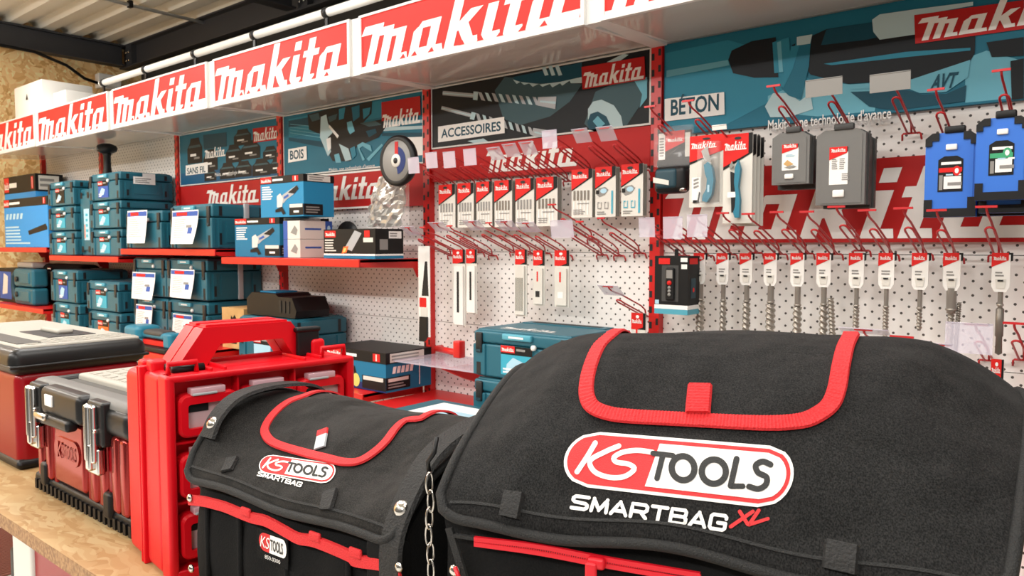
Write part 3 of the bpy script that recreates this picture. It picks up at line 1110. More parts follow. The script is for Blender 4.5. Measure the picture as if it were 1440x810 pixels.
# ================================================================ TEAL TOOL CASES
def tool_case(x, y, z, h, label, group=None, w=.393, d=.293, rz=0., art='print_cyan', prt=True, lid_text=False, strap=False, sticker=False, name='tool_case'):
    t = thing(name, (x, y, z), label, 'tool case', group, rz)
    h -= .0035
    sp = .70 * h
    m = MB()
    m.rbox((.004, .004, .0), (w - .004, d, sp - .001), 'teal_shell', .008, 2)
    for xx in (0., w - .055):                               # corner ribs with slots
        m.rbox((xx + .002, -.002, .004), (xx + .053, .02, sp - .003), 'teal_shell', .004, 2)
    fr = Fr((0, -.002, 0), (1, 0, 0), (0, 0, 1))
    for xx in (.018, w - .034):
        m.rect(fr, xx, .006, xx + .018, .30 * h, 'dark_slot')
    fx = Fr((w - .004, 0, 0), (0, 1, 0), (0, 0, 1))
    for yy in (.030, d - .055):
        m.prism(fx, [(yy, .01), (yy + .02, .01), (yy + .02, sp - .01), (yy, sp - .01)], .005, 'teal_shell')
        m.rect(fx, yy + .004, .02, yy + .016, .35 * h, 'dark_slot', 12)
    m.prism(fx, [(.07, .03), (d - .07, .03), (d - .07, sp - .02), (.07, sp - .02)], .003, 'teal_shell')
    fl = Fr((.004, d, 0), (0, -1, 0), (0, 0, 1))
    m.prism(fl, [(.06, .03), (d - .06, .03), (d - .06, sp - .02), (.06, sp - .02)], .003, 'teal_shell')
    wn(m.build('body', t))
    m = MB()
    m.rbox((.002, .002, sp + .001), (w - .002, d, h - .006), 'teal_shell', .008, 2)
    m.rbox((.012, .010, h - .012), (w - .012, d - .008, h), 'teal_shell', .005, 2)
    ft = Fr((0, 0, h), (1, 0, 0), (0, 1, 0))
    m.prism(ft, [(.03, .22), (w - .03, .22), (w - .03, d - .02), (.03, d - .02)], .003, 'teal_shell')
    m.rect(ft, .06, .235, w - .06, .262, 'dark_slot', 8)
    if lid_text:
        m.logo(ft, .07, .045, .22, .05, 'white_print', 1)
    else:
        m.logo(ft, .10, .06, .2, .045, 'teal_light', 1)
    for yy in (.035, d - .05):
        m.rect(Fr((w - .002, 0, 0), (0, 1, 0), (0, 0, 1)), yy, sp + .006, yy + .016, h - .012, 'dark_slot', 1)
    if sticker:
        fs = Fr((w - .0015, 0, 0), (0, 1, 0), (0, 0, 1))
        m.rect(fs, .07, sp - .035 if h < .13 else sp - .02, .19, sp + .02, 'paper', 9)
        m.rect(fs, .12, sp + .02, .19, sp + .04, 'paper', 9)
        m.bars(fs, .08, sp - .015, .09, .03, 3, 'ink_grey', 10)
    wn(m.build('lid', t))
    for xx in (.016, w - .042):                              # the four dark latches show as two on the front
        m = MB()
        m.rbox((xx, -.006, .50 * h), (xx + .026, .004, h - .012), 'dark_slot', .003, 2)
        m.box((xx + .003, -.008, .52 * h), (xx + .023, -.004, .57 * h), 'teal_dark')
        m.build('latch', t)
    m = MB()
    m.rbox((w * .33, -.010, h - .028), (w * .62, .004, h - .008), 'teal_light', .004, 2)
    m.bars(Fr((0, -.010, 0), (1, 0, 0), (0, 0, 1)), w * .40, h - .024, w * .15, .012, 1, 'white_print', 1, 0)
    m.build('front_tab', t)
    m = MB()
    m.lathe((w * .52 + .045, .003, h - .045), (0, -1, 0), [(.009, 0), (.009, .008), (.005, .011), (0, .011)], 'white_plastic', 10)
    m.build('button', t)
    if prt:
        m = MB()
        fb = Fr((0, .003, 0), (1, 0, 0), (0, 0, 1))
        x0, x1, z0, z1 = w * .30, w * .62, .10 * h, .70 * h
        m.box((x0, .001, z0), (x1, .005, z1), art)
        fb = Fr((0, .001, 0), (1, 0, 0), (0, 0, 1))
        zz = z0 + .70 * (z1 - z0)
        m.rect(fb, x0, zz, x1, z1, 'black_print', 1)
        m.rect(fb, x0, zz + .006, x0 + (x1 - x0) * .45, z1, 'red_print', 2)
        m.logo(fb, x0 + .004, zz + .010, (x1 - x0) * .40, (z1 - zz) * .45, 'white_print', 3)
        m.bars(fb, x0 + (x1 - x0) * .5, zz + .01, (x1 - x0) * .4, (z1 - zz) * .5, 1, 'ink_grey', 2)
        m.poly(fb, [(x0 + .02, z0 + .01), (x0 + .07, z0 + .015), (x0 + .09, zz - .02), (x0 + .05, zz - .008), (x0 + .025, zz - .03)], 'print_pale_blue', 2)
        m.bars(fb, x0 + .01, z0 + .004, .05, .02, 2, 'white_print', 3)
        m.build('label', t)
    if strap:
        m = MB()
        m.rbox((w - .006, .16, .001), (w + .006, .185, h + .004), 'print_silver', .002, 2)
        m.build('strap', t)
    return t


def price_sheet(px0, py0, px1, py1, Y, label, curl=.02, pic=False):
    """paper price sheet hanging on a case, its lower edge curling forward"""
    a, c = W(px0, py0, Y), W(px1, py1, Y)
    x0, x1, z1, z0 = a.x, c.x, a.z, c.z
    b = MB(((x0 + x1) / 2, Y, z0))
    w, h = x1 - x0, z1 - z0

    def S(u, v):
        return Vector((x0 + u * w + .012 * math.sin(v * 2.2) * (v - .5), Y - .012 - curl * (1 - v) ** 2 * (.35 + .65 * u) - .005 * math.sin(u * 3.1), z0 + v * h))
    b.grid(S, 6, 8, 'paper')

    def pr(u0, u1, v0, v1, m, k=1):
        b.grid(lambda u, v: S(u0 + u * (u1 - u0), v0 + v * (v1 - v0)) + Vector((0, -.0006 * k, 0)), 4, 2, m)
    pr(.02, .98, .82, .96, 'print_blue')
    pr(.2, .62, .84, .94, 'red_print', 2)
    for k in range(9):
        pr(.12, .5 + .4 * random.random() * (1 if not pic else .3), .72 - .065 * k, .735 - .065 * k, 'ink_grey')
    if pic:
        pr(.70, .86, .30, .48, 'print_blue')
        pr(.62, .82, .48, .56, 'ink_grey')
    return tag(b.build('price_sheet'), label, 'price sheet', 'price sheets on the teal cases')


def xs(px, Y, py=350):
    return W(px, py, Y).x


# tall stacks on the far shelf
Y0 = 1.80
xa = xs(70, Y0)
L3 = ['topmost', 'middle', 'bottom']
lab1 = ['teal case with a black label, topmost of the stack beside the blue cartons', 'teal case in the middle of the stack beside the blue cartons', 'bottom teal case of the stack beside the blue cartons']
for k in range(3):
    tool_case(xa, Y0, 1.340 + .149 * (2 - k), .147, lab1[k], 'stacked teal tool cases', art='black_print' if k == 0 else 'print_cyan')
xa = xs(128, 1.82)
lab2 = ['topmost teal case below the tall black grip, a white sticker on its side', 'middle teal case of the stack below the tall black grip', 'bottom teal case of the stack below the tall black grip']
for k in range(3):
    tool_case(xa, 1.82, 1.340 + .155 * (2 - k), .153, lab2[k], 'stacked teal tool cases', art='print_blue' if k == 0 else 'print_cyan', sticker=(k == 0))
# case standing on its side between them
xa = xs(70, 1.80) + .397
GW = xs(128, 1.82) - .004 - xa
t = thing('tool_case', (xa, 1.83, 1.340), 'teal case standing on edge between two stacks, black handle on top', 'tool case', 'stacked teal tool cases')
m = MB()
m.rbox((0, .004, 0), (GW, .27, .385), 'teal_shell', .008, 2)
m.rbox((.01, -.004, .03), (GW - .01, .02, .35), 'teal_shell', .006, 2)
fr = Fr((0, -.004, 0), (1, 0, 0), (0, 0, 1))
for z in (.02, .33):
    for x in (.015, GW - .045):
        m.rect(fr, x, z, x + .03, z + .035, 'dark_slot')
wn(m.build('body', t))
m = MB()
m.tube([(.02, .05, .385), (.02, .05, .425), (GW - .02, .05, .435), (GW - .02, .05, .385)], .011, 'black_plastic', 8)
m.build('handle', t)
m = MB()
m.box((.06, -.0055, .09), (.13, -.004, .27), 'print_pale_blue')
m.rect(Fr((0, -.0055, 0), (1, 0, 0), (0, 0, 1)), .065, .10, .078, .18, 'print_orange')
m.bars(Fr((0, -.0055, 0), (1, 0, 0), (0, 0, 1)), .085, .10, .035, .15, 5, 'print_cyan', 1)
m.build('label', t)
# tall black grip standing on the stack
p = W(151, 238, 1.95)
t = thing('pump_grip', (p.x, 1.95, 1.803), 'tall black round-headed grip standing on the teal case stack', 'tool')
m = MB()
m.lathe((0, 0, 0), (0, 0, 1), [(.028, 0), (.026, .02), (.021, .05), (.020, .12), (.028, .14)], 'black_plastic', 16)
m.build('neck', t)
m = MB()
m.lathe((0, 0, .135), (0, 0, 1), [(.028, 0), (.052, .012), (.058, .03), (.050, .046), (.025, .056), (0, .058)], 'black_plastic', 20)
m.build('knob', t)
m = MB()
m.box((-.02, -.062, .15), (.012, -.05, .166), 'ink_grey')
m.build('label', t)

# cases with price sheets under the battery poster
Y0 = 1.80
tool_case(xs(178, Y0), Y0, 1.383, .195, 'teal case with a price sheet, right beside the tall teal stack', 'teal cases with price sheets', prt=False)
tool_case(xs(240, Y0), Y0, 1.383, .212, 'teal case with a curling price sheet and grey strap, below the battery poster', 'teal cases with price sheets', prt=False, strap=True)
price_sheet(182, 297, 211, 342, Y0 - .008, 'price sheet on the smaller case beside the tall teal stack', .015)
price_sheet(245, 297, 283, 343, Y0 - .008, 'widest curling price sheet, on the case below the battery poster', .03, True)
Y0 = 1.84
xc1, xc2 = xs(187, Y0) - .01, xs(233.5, Y0)
for k, (xx, z, lb) in enumerate(((xc1, 1.135, 'upper case of the first column'), (xc2, 1.135, 'upper case of the second column'), (xc1, .927, 'lower case of the first column'), (xc2, .927, 'lower case of the second column'))):
    tool_case(xx, Y0, z, .205, 'teal case in the block under the shelf, ' + lb, 'block of four teal cases', prt=False, w=(xc2 - xc1 - .004) if xx == xc1 else .393, strap=(k == 1))
price_sheet(189, 382, 222, 422, Y0 - .008, 'price sheet on the upper case of the first column in the block', .02, True)
price_sheet(243, 378, 277, 420, Y0 - .008, 'price sheet on the upper case of the second column in the block', .02, True)
price_sheet(194, 427, 218, 468, Y0 - .008, 'price sheet on the lower case of the first column in the block', .012, True)
price_sheet(246, 440, 274, 477, Y0 - .008, 'price sheet on the lower case of the second column in the block', .012, True)

# leaning stacks lower down
Y0 = 1.79
xa = xs(70, Y0)
tool_case(xa, Y0, 1.060, .196, 'upper case of the low teal stack next to the moulded case', 'low stacks of teal cases', art='print_blue')
tool_case(xa + .015, Y0, .860, .198, 'lower case of the low teal stack next to the moulded case', 'low stacks of teal cases')
Y0 = 1.80
xa = xs(120, Y0)
tool_case(xa, Y0, 1.035, .168, 'upper case of the lower teal stack beside the case block', 'low stacks of teal cases', w=.41, sticker=True)
tool_case(xa + .015, Y0, .860, .173, 'lower case of the teal stack beside the block, with an orange mark', 'low stacks of teal cases', w=.41, art='print_orange')

# case under the boxed grinders and what lies on it
tool_case(-3.055, 1.815, .847, .247, 'dark teal case under the black battery case', 'teal cases below the grinder shelf', art='print_pale_blue')
t = thing('battery_case', (-2.86, 1.93, 1.095), 'black battery charger with a blue top lying on the dark teal case', 'charger')
m = MB()
fr = Fr((-.18, -.08, 0), (1, 0, 0), (0, 0, 1))
m.prism(fr, [(0, 0), (.36, 0), (.37, .03), (.34, .085), (.24, .085), (.22, .098), (.04, .098), (0, .07)], -.17, 'black_plastic')
m.build('housing', t)
m = MB()
m.box((-.12, -.05, .098), (-.0, .06, .104), 'carton_blue')
m.build('top_plate', t)
m = MB()
for k in range(3):
    m.box((.07 + k * .03, -.083, .02), (.085 + k * .03, -.079, .07), 'dark_slot')
m.build('vent', t)

# teal case on the low shelf of the accessories bay
tool_case(-1.635, 1.80, .980, .157, 'teal case with a white lettered lid, behind the large black bag', 'teal cases behind the large bag', lid_text=True)
tool_case(-1.635, 1.80, .822, .157, 'teal case beneath the one with the white lettered lid', 'teal cases behind the large bag')


# ================================================================ CARTONS
def carton(name, x0, x1, y0, y1, z0, z1, base, label, group=None, lidm='black_print', lid=.0, art=None, cat='carton'):
    t = thing(name, ((x0 + x1) / 2, (y0 + y1) / 2, z0), label, cat, group)
    m = MB(t.location)
    hl = z1 - lid
    m.box((x0, y0, z0), (x1, y1, hl), base)
    F = Fr((x0, y0, z0), (1, 0, 0), (0, 0, 1))
    S = Fr((x1, y0, z0), (0, 1, 0), (0, 0, 1))
    if art:
        art(m, F, S, x1 - x0, y1 - y0, hl - z0)
    m.build('box', t)
    if lid > 0:
        m = MB(t.location)
        e = .0015
        m.box((x0 - e, y0 - e, hl + .0003), (x1 + e, y1 + e, z1), lidm)
        F = Fr((x0 - e, y0 - e, hl), (1, 0, 0), (0, 0, 1))
        S = Fr((x1 + e, y0 - e, hl), (0, 1, 0), (0, 0, 1))
        w = x1 - x0
        lw = min(.10, w * .28)
        m.rect(F, .005, .1 * lid, lw, .95 * lid, 'red_print')
        m.logo(F, .008, .25 * lid, lw - .008, .45 * lid, 'white_print', 2)
        m.bars(F, lw + .008, .2 * lid, w * .25, lid * .55, 1, 'white_print', 1, .1)
        m.rect(F, w - .07, .15 * lid, w - .03, .85 * lid, 'red_print')
        m.rect(F, w - .053, .2 * lid, w - .047, .8 * lid, 'white_print', 2)
        m.rect(S, .02, .1 * lid, .02 + (y1 - y0) * .75, .9 * lid, 'card_grey')
        m.bars(S, .028, .2 * lid, (y1 - y0) * .6, .6 * lid, 2, 'ink_grey', 2)
        m.build('lid', t)
    return t


def art_grinder(m, F, S, w, d, h):
    m.bars(F, .012, h * .52, w * .26, h * .42, 6, 'white_print', 1, .3)
    # angle grinder: head, body and handle
    m.poly(F, [(w * .42, h * .50), (w * .50, h * .62), (w * .70, h * .78), (w * .86, h * .90), (w * .90, h * .80), (w * .80, h * .66), (w * .62, h * .50), (w * .55, h * .40)], 'print_silver', 2)
    m.poly(F, [(w * .66, h * .70), (w * .86, h * .90), (w * .90, h * .80), (w * .80, h * .66)], 'black_print', 3)
    m.poly(F, [(w * .40, h * .62), (w * .48, h * .70), (w * .54, h * .55), (w * .52, h * .30), (w * .40, h * .28)], 'card_grey', 3)
    m.poly(F, [(w * .36, h * .22), (w * .52, h * .30), (w * .60, h * .10), (w * .54, h * .06), (w * .50, h * .16), (w * .36, h * .14)], 'black_print', 4)
    m.poly(F, [(w * .56, h * .52), (w * .68, h * .60), (w * .66, h * .66), (w * .56, h * .58)], 'print_blue', 4)
    m.rect(F, w * .68, h * .04, w, h * .36, 'black_print', 2)
    m.rect(F, w * .69, h * .26, w * .98, h * .36, 'card_grey', 3)
    m.bars(F, w * .78, h * .08, w * .12, h * .12, 1, 'white_print', 3, 0)
    m.rect(S, 0, h * .04, d * .62, h * .36, 'black_print', 1)
    m.bars(S, .01, h * .08, d * .5, h * .22, 3, 'ink_grey', 2)


def art_blower(m, F, S, w, d, h):
    for k in range(5):
        x = w * (.04 + .085 * k)
        m.poly(F, [(x, h * .70), (x + w * .05, h * .70), (x + w * .075, h * .84), (x + w * .02, h * .84)], 'print_pale_blue', 2)
    m.bars(F, w * .02, h * .06, w * .38, h * .48, 6, 'print_pale_blue', 1, .4)
    m.poly(F, [(w * .56, h * .40), (w * .95, h * .56), (w * .98, h * .48), (w * .98, h * .42), (w * .58, h * .30)], 'black_print', 2)
    m.rect(F, w * .02, h * .08, w * .6, h * .12, 'print_pale_blue', 2)


Y0 = 1.80
xa, xb_ = xs(8, Y0), xs(69, Y0)
carton('tool_carton', xa, xb_, Y0, Y0 + .13, 1.388, 1.388 + .318, 'carton_sky', 'front blue carton with a black lid showing a blower nozzle', 'blue cartons on the far shelf', lid=.055, art=art_blower)
Y0 = 1.935
xb_ = xs(53, Y0)
carton('tool_carton', xb_ - .60, xb_, Y0, Y0 + .17, 1.388, 1.388 + .50, 'carton_sky', 'taller blue carton with a wide black lid behind the blower nozzle carton', 'blue cartons on the far shelf', lid=.12, art=art_blower)

Y0 = 1.835
xa = xs(331, Y0)
carton('grinder_carton', xa, xa + .345, Y0, Y0 + .25, 1.350, 1.350 + .168, 'carton_teal', 'lower blue grinder carton beside two white boxes', 'grinder cartons', lid=.028, art=art_grinder)
xa = xs(368, Y0)
carton('grinder_carton', xa, xs(428, Y0), Y0, Y0 + .15, 1.5185, 1.5185 + .170, 'carton_blue', 'upper blue grinder carton, topmost under the saw poster', 'grinder cartons', lid=.030, art=art_grinder)


def art_white(m, F, S, w, d, h):
    m.rect(F, 0, 0, .03, h, 'print_blue')
    m.poly(F, [(.05, h * .35), (.08, h * .75), (.1, h * .5), (.09, h * .2)], 'ink_grey')
    m.bars(S, d * .15, h * .45, d * .5, h * .2, 1, 'print_blue', 1, 0)
    m.rect(S, d * .78, 0, d, h, 'print_blue')
    m.ell(S, d * .89, h * .6, .008, .012, 'print_pale_blue', 2)


Y0 = 1.832
xa = xs(399, Y0)
xa = max(xa, xs(331, 1.835) + .3485)
for k, lb in enumerate(('lower white and blue box stacked beside the grinder carton', 'upper white and blue box stacked beside the grinder carton')):
    carton('accessory_box', xa, xa + .115, Y0, Y0 + .16, 1.350 + .076 * k, 1.350 + .076 * k + .0745, 'card_grey', lb, 'white and blue boxes', art=art_white)


def art_black(m, F, S, w, d, h):
    m.rect(F, .008, h * .72, .075, h * .95, 'red_print')
    m.logo(F, .012, h * .77, .06, h * .13, 'white_print', 2)
    m.bars(F, .008, h * .22, .075, h * .45, 5, 'card_grey', 1)
    m.poly(F, [(w * .42, h * .35), (w * .62, h * .95), (w * .75, h * .85), (w * .56, h * .25)], 'print_silver')
    m.poly(F, [(w * .36, h * .15), (w * .46, h * .2), (w * .5, h * .42), (w * .40, h * .40)], 'print_orange', 2)
    m.poly(F, [(w * .39, h * .2), (w * .44, h * .24), (w * .46, h * .36), (w * .41, h * .34)], 'print_yellow', 3)
    m.rect(F, w * .78, h * .55, w * .96, h * .7, 'card_grey')
    m.rect(F, w * .80, h * .72, w * .9, h * .94, 'red_print', 2)
    m.rect(F, 0, 0, w, h * .10, 'carton_teal', 2)
    m.rect(F, 0, h * .10, w, h * .16, 'white_print', 2)
    m.rect(S, 0, 0, d, h * .10, 'carton_teal', 2)
    m.rect(S, 0, h * .10, d, h * .16, 'white_print', 2)
    m.rect(S, .02, h * .3, .06, h * .65, 'ink_grey')
    m.rect(S, .065, h * .68, d - .01, h * .92, 'paper')
    m.bars(S, .07, h * .72, d - .09, h * .16, 2, 'ink_grey', 2)


Y0 = 1.833
carton('tool_carton', xs(455.5, Y0), xs(528, Y0), Y0, Y0 + .138, 1.350, 1.350 + .112, 'black_print', 'long black carton with an orange spark picture on the grinder shelf', art=art_black)
t = thing('cutting_disc', (xs(487, 2.05), 2.05, 1.350), 'small dark cutting disc leaning behind the long black carton', 'disc')
m = MB()
m.lathe((0, .01, .075), (0, -1, 0), [(.0, 0), (.078, 0), (.078, .006), (0, .006)], 'black_plastic', 28)
m.lathe((0, .0035, .075), (0, -1, 0), [(.0, 0), (.045, 0), (.04, .002), (0, .002)], 'navy', 24)
m.build('disc', t)


# boxed tool on the low shelf
def art_low(m, F, S, w, d, h):
    m.poly(F, [(.02, h * .45), (.10, h * .65), (.18, h * .8), (.19, h * .55), (.1, h * .35)], 'black_print')
    m.poly(F, [(.02, h * .45), (.08, h * .62), (.1, h * .4), (.05, h * .3)], 'card_grey', 2)
    m.rect(F, 0, 0, w, h * .26, 'navy', 1)
    m.ell(F, w * .52, h * .30, .022, .026, 'print_yellow', 3)
    m.rect(F, w * .62, h * .05, w, h * .52, 'black_print', 2)
    m.rect(F, w * .64, h * .36, w * .96, h * .5, 'card_grey', 3)
    for k in range(5):
        x = .03 + .022 * k
        m.poly(S, [(x, h * .64), (x + .016, h * .64), (x + .022, h * .88), (x + .006, h * .88)], 'white_print', 2)
    m.rect(S, 0, h * .08, d * .52, h * .52, 'black_print', 1)
    m.rect(S, .01, h * .36, d * .48, h * .48, 'card_grey', 2)
    m.bars(S, .01, h * .12, d * .4, h * .2, 2, 'ink_grey', 2)
    m.rect(S, d * .72, h * .1, d * .74, h * .9, 'white_print', 1)


c0 = W(543, 551, 1.865)
carton('tool_carton', c0.x - .36, c0.x, 1.865, 2.10, .847, .847 + .150, 'carton_teal', 'blue and black boxed tool with a yellow dot on the low red shelf', lid=.042, art=art_low)

# brown cardboard box


def art_brown(m, F, S, w, d, h):
    for fr, ww in ((F, w), (S, d)):
        for zz in (.12, .62):
            m.poly(fr, [(ww * .4, h * zz), (ww * .66, h * zz), (ww * .68, h * (zz + .12)), (ww * .58, h * (zz + .22)), (ww * .5, h * (zz + .14)), (ww * .42, h * (zz + .2))], 'black_print')
        m.bars(fr, ww * .06, h * .3, ww * .28, h * .14, 3, 'osb_side', 1)


carton('cardboard_box', -3.27, -3.085, 1.86, 2.06, .926, 1.112, 'carton_brown', 'brown cardboard box with printed black tools beside the teal case block', art=art_brown)
# moulded blue case, dark box and cream box on the far low shelf
def far(px, py, Y):
    return W(px, py, Y)


p = far(20, 428, 1.80)
t = thing('blow_moulded_case', (p.x, 1.80, 1.006), 'moulded teal plastic case with a grip on the far low shelf', 'tool case')
m = MB()
m.rbox((.0, 0, 0), (.34, .10, .115), 'teal_shell', .02, 3)
m.rbox((.0, 0, .12), (.34, .10, .24), 'teal_shell', .02, 3)
m.rbox((.04, -.008, .02), (.30, .02, .10), 'teal_shell', .012, 3)
m.rbox((.12, -.008, .14), (.30, .02, .22), 'teal_shell', .012, 3)
wn(m.build('shell', t))
m = MB()
m.tube([(.0, .02, .04), (-.05, .02, .06), (-.06, .02, .12), (-.05, .02, .19), (.0, .02, .21)], .018, 'teal_dark', 8)
m.build('grip', t)
for z in (.07, .17):
    m = MB()
    m.lathe((.09, -.004, z), (0, -1, 0), [(.018, 0), (.018, .012), (0, .012)], 'dark_slot', 10)
    m.build('latch', t)
t = thing('tool_bag', (p.x + .12, 1.96, 1.006), 'black tool bag with shiny buckles behind the moulded teal case', 'bag')
m = MB()
m.rbox((-.10, 0, 0), (.55, .14, .27), 'fabric_black', .04, 3)
wn(m.build('body', t))
for x in (.06, .09):
    m = MB()
    m.lathe((x, -.002, .235), (0, -1, 0), [(.014, 0), (.010, .01), (0, .012)], 'nickel', 10)
    m.build('buckle', t)
carton('tool_carton', p.x - .45, p.x - .10, 1.84, 2.05, 1.006, 1.24, 'black_print', 'dark carton with a pale blue picture at the far end of the low shelf', art=lambda m, F, S, w, d, h: (m.rect(F, .05, .02, .28, h * .9, 'print_blue'), m.poly(F, [(.1, .05), (.2, .06), (.22, .18), (.14, .2)], 'card_grey', 2), m.rect(S, .02, .02, d - .04, h * .8, 'print_blue')))
t = thing('machine_cover', (p.x - .32, 1.94, 1.24), 'cream coloured box behind the blue cartons on the far low shelf', 'box')
m = MB()
m.rbox((-.05, 0, .001), (.24, .12, .04), 'card_grey', .01, 2)
wn(m.build('box', t))

# orbital sander in front of the four cases
p = W(190, 500, 1.62)
t = thing('orbital_sander', (p.x + .02, 1.62, .926), 'blue orbital sander with a grey grip standing before the teal case block', 'power tool')
t.scale = (1, 1, .62)
m = MB()
m.rbox((-.01, -.06, .07), (.14, .06, .17), 'teal_tool', .03, 4)
m.rbox((-.02, -.055, .04), (.13, .055, .09), 'teal_light', .02, 3)
m.rbox((.10, -.035, .085), (.36, .035, .14), 'teal_tool', .022, 4)
m.rbox((.33, -.04, .03), (.40, .04, .14), 'teal_tool', .018, 3)
wn(m.build('housing', t))
m = MB()
m.rbox((.14, -.038, .105), (.32, .038, .148), 'grey_case_dark', .018, 3)
wn(m.build('grip', t))
m = MB()
m.box((.13, -.03, .04), (.34, .03, .075), 'red_print')
m.build('dust_box', t)
m = MB()
m.rbox((-.03, -.06, .0), (.40, .06, .035), 'black_plastic', .006, 2)
m.box((.0, -.066, .085), (.04, -.055, .105), 'red_print')
m.build('pad', t)

# ================================================================ HOOKS
YT = D - .24


def hook(px, py, label, plate=None, tw=.034, pw=.052, ph=.036, dy=0., tilt=.35, bend=0.):
    """double wire hook: base bar, product loop, longer label arm with a cross bar, maybe a label plate. px, py: the cross bar"""
    p = W(px, py, YT)
    X, zt = p.x, p.z
    zb = zt - .105
    yb = D
    for (xa_, xb2, za_, zb2) in ((-1.13, -.16, 1.73, 2.02), (-1.13, -.16, 1.395, 1.63), (-2.15, -1.17, 1.64, 2.02)):
        if xa_ < X < xb2 and za_ - .045 < zb + .02 < zb2:
            yb = YP - .0003
    if yb < D:
        p = W(px, py, YT - (D - yb))
        X, zt = p.x, p.z
        zb = zt - .105
    t = thing('wire_hook', (X, yb, zb), label, 'hook', 'wire hooks on the pegboards')
    r = .0026
    m = MB()
    m.tube([(-.022, -.004, -.016), (-.021, -.010, -.003), (-.018, -.011, 0), (.018, -.011, 0), (.021, -.010, -.003), (.022, -.004, -.016)], r, 'red_wire')
    m.tube([(-.012, -.011, 0), (-.012, -.0005, 0)], r, 'red_wire')
    m.tube([(.012, -.011, 0), (.012, -.0005, 0)], r, 'red_wire')
    m.build('base_bar', t)
    m = MB()
    pts = [(-.009, -.011, .0)]
    pts += [(-.009, -.17, .055)]
    for k in range(7):
        a = math.pi * k / 6
        pts.append((-.009 * math.cos(a), -.172 - .012 * math.sin(a), .056 + .007 * math.sin(a)))
    pts += [(.009, -.17, .055), (.009, -.011, .0)]
    m.tube(pts, r, 'red_wire')
    m.build('product_loop', t)
    m = MB()
    m.tube([(0, -.011, 0), (bend * .3, -.018, .022), (bend, -.045, .037), (bend * .4, -.16, .076), (0, -.215, .090), (0, -.232, .098), (0, -.238, .105)], r, 'red_wire')
    m.box((-tw / 2, -.242, .103), (tw / 2, -.237, .108), 'red_wire')
    m.build('label_arm', t)
    if plate:
        m = MB()
        q = tilt
        z1, y1 = .104, -.243
        vs = [(-pw / 2 + dy, y1, z1 + .004), (pw / 2 + dy, y1, z1 + .004), (pw / 2 + dy, y1 + ph * math.sin(q), z1 - ph * math.cos(q)), (-pw / 2 + dy, y1 + ph * math.sin(q), z1 - ph * math.cos(q))]
        m.add(vs + [Vector(v) + Vector((0, -.0014, 0)) for v in vs], [(0, 1, 2, 3), (7, 6, 5, 4), (0, 4, 5, 1), (1, 5, 6, 2), (2, 6, 7, 3), (3, 7, 4, 0)], plate)
        m.tube([(-pw / 2 + dy, y1 - .001, z1 + .004), (pw / 2 + dy, y1 - .001, z1 + .004)], .0015, plate, 5)
        m.build('label_plate', t)
    return t, X, zb


# hooks over the accessories poster, carrying the short blade packs and bit packs
UP = [(607, 224), (632, 223), (661, 219), (694, 217), (716, 212), (740, 209), (773, 193), (815, 191), (850, 188)]
UN = ['first short blade pack', 'second short blade pack', 'third short blade pack', 'fourth short blade pack', 'fifth short blade pack', 'sixth short blade pack',
      'pack of long blades beside the bit packs', 'first drill head pack', 'second drill head pack']
for (px, py), nm in zip(UP, UN):
    v = px < 670 or px == 773
    hook(px, py - 8, 'red hook holding the ' + nm + ' under the accessories poster', 'clear_plastic', pw=.056, ph=.05 if v else .045, tilt=.12 if v else .75)
hook(582, 223, 'red hook with a clear plate in front of the round disc', 'clear_plastic', pw=.056, ph=.052, tilt=.1)
# lower row of the accessories bay
LO = [(573, 320, 1), (594, 320, 0), (613, 314, 1), (632, 318, 0), (663, 312, 1), (687, 313.5, 0), (708.5, 312, 1), (739, 314, 1), (790, 311.5, 2), (815, 312, 0), (845, 307, 0)]
for k, (px, py, pl) in enumerate(LO):
    hook(px, py, '%s hook from the left in the row of red hooks below the blade packs' % ORD[k], {0: None, 1: 'clear_plastic', 2: 'clear_plastic'}[pl],
         pw=.075 if pl == 1 else .085, ph=.05, tilt=1.0 if pl == 1 else .2, tw=.026)
hook(776, 288, 'red hook set higher than its neighbours below the sixth blade pack', None, tw=.03)
hook(910, 308, 'red hook with a clear plate beside the bright upright', 'clear_plastic', pw=.05, ph=.05, tilt=.1)
hook(855, 403, 'lone low red hook with a clear plate above the teal case lid', 'clear_plastic', pw=.07, ph=.05, tilt=1.0)
# upper row of the drill bit bay
hook(914, 150, 'red hook holding the tape measure pack')
hook(967.5, 142, 'red hook holding the curved utility knife pack')
hook(1012, 178, 'red hook with a white plate above the folding knife packs', 'white_plastic', ph=.008, pw=.04)
hook(1087.5, 121, 'red hook holding the small grey case')
hook(1159, 113, 'red hook with a grey plate above the large grey case', 'ink_grey', pw=.085, ph=.036, tilt=.1)
hook(1252, 105, 'empty red hook with a grey plate before the concrete poster', 'ink_grey', pw=.085, ph=.036, tilt=.1)
hook(1316, 126, 'red hook holding the lone blue case with a red label')
hook(1408, 99, 'red hook holding the stack of blue cases with a green label')
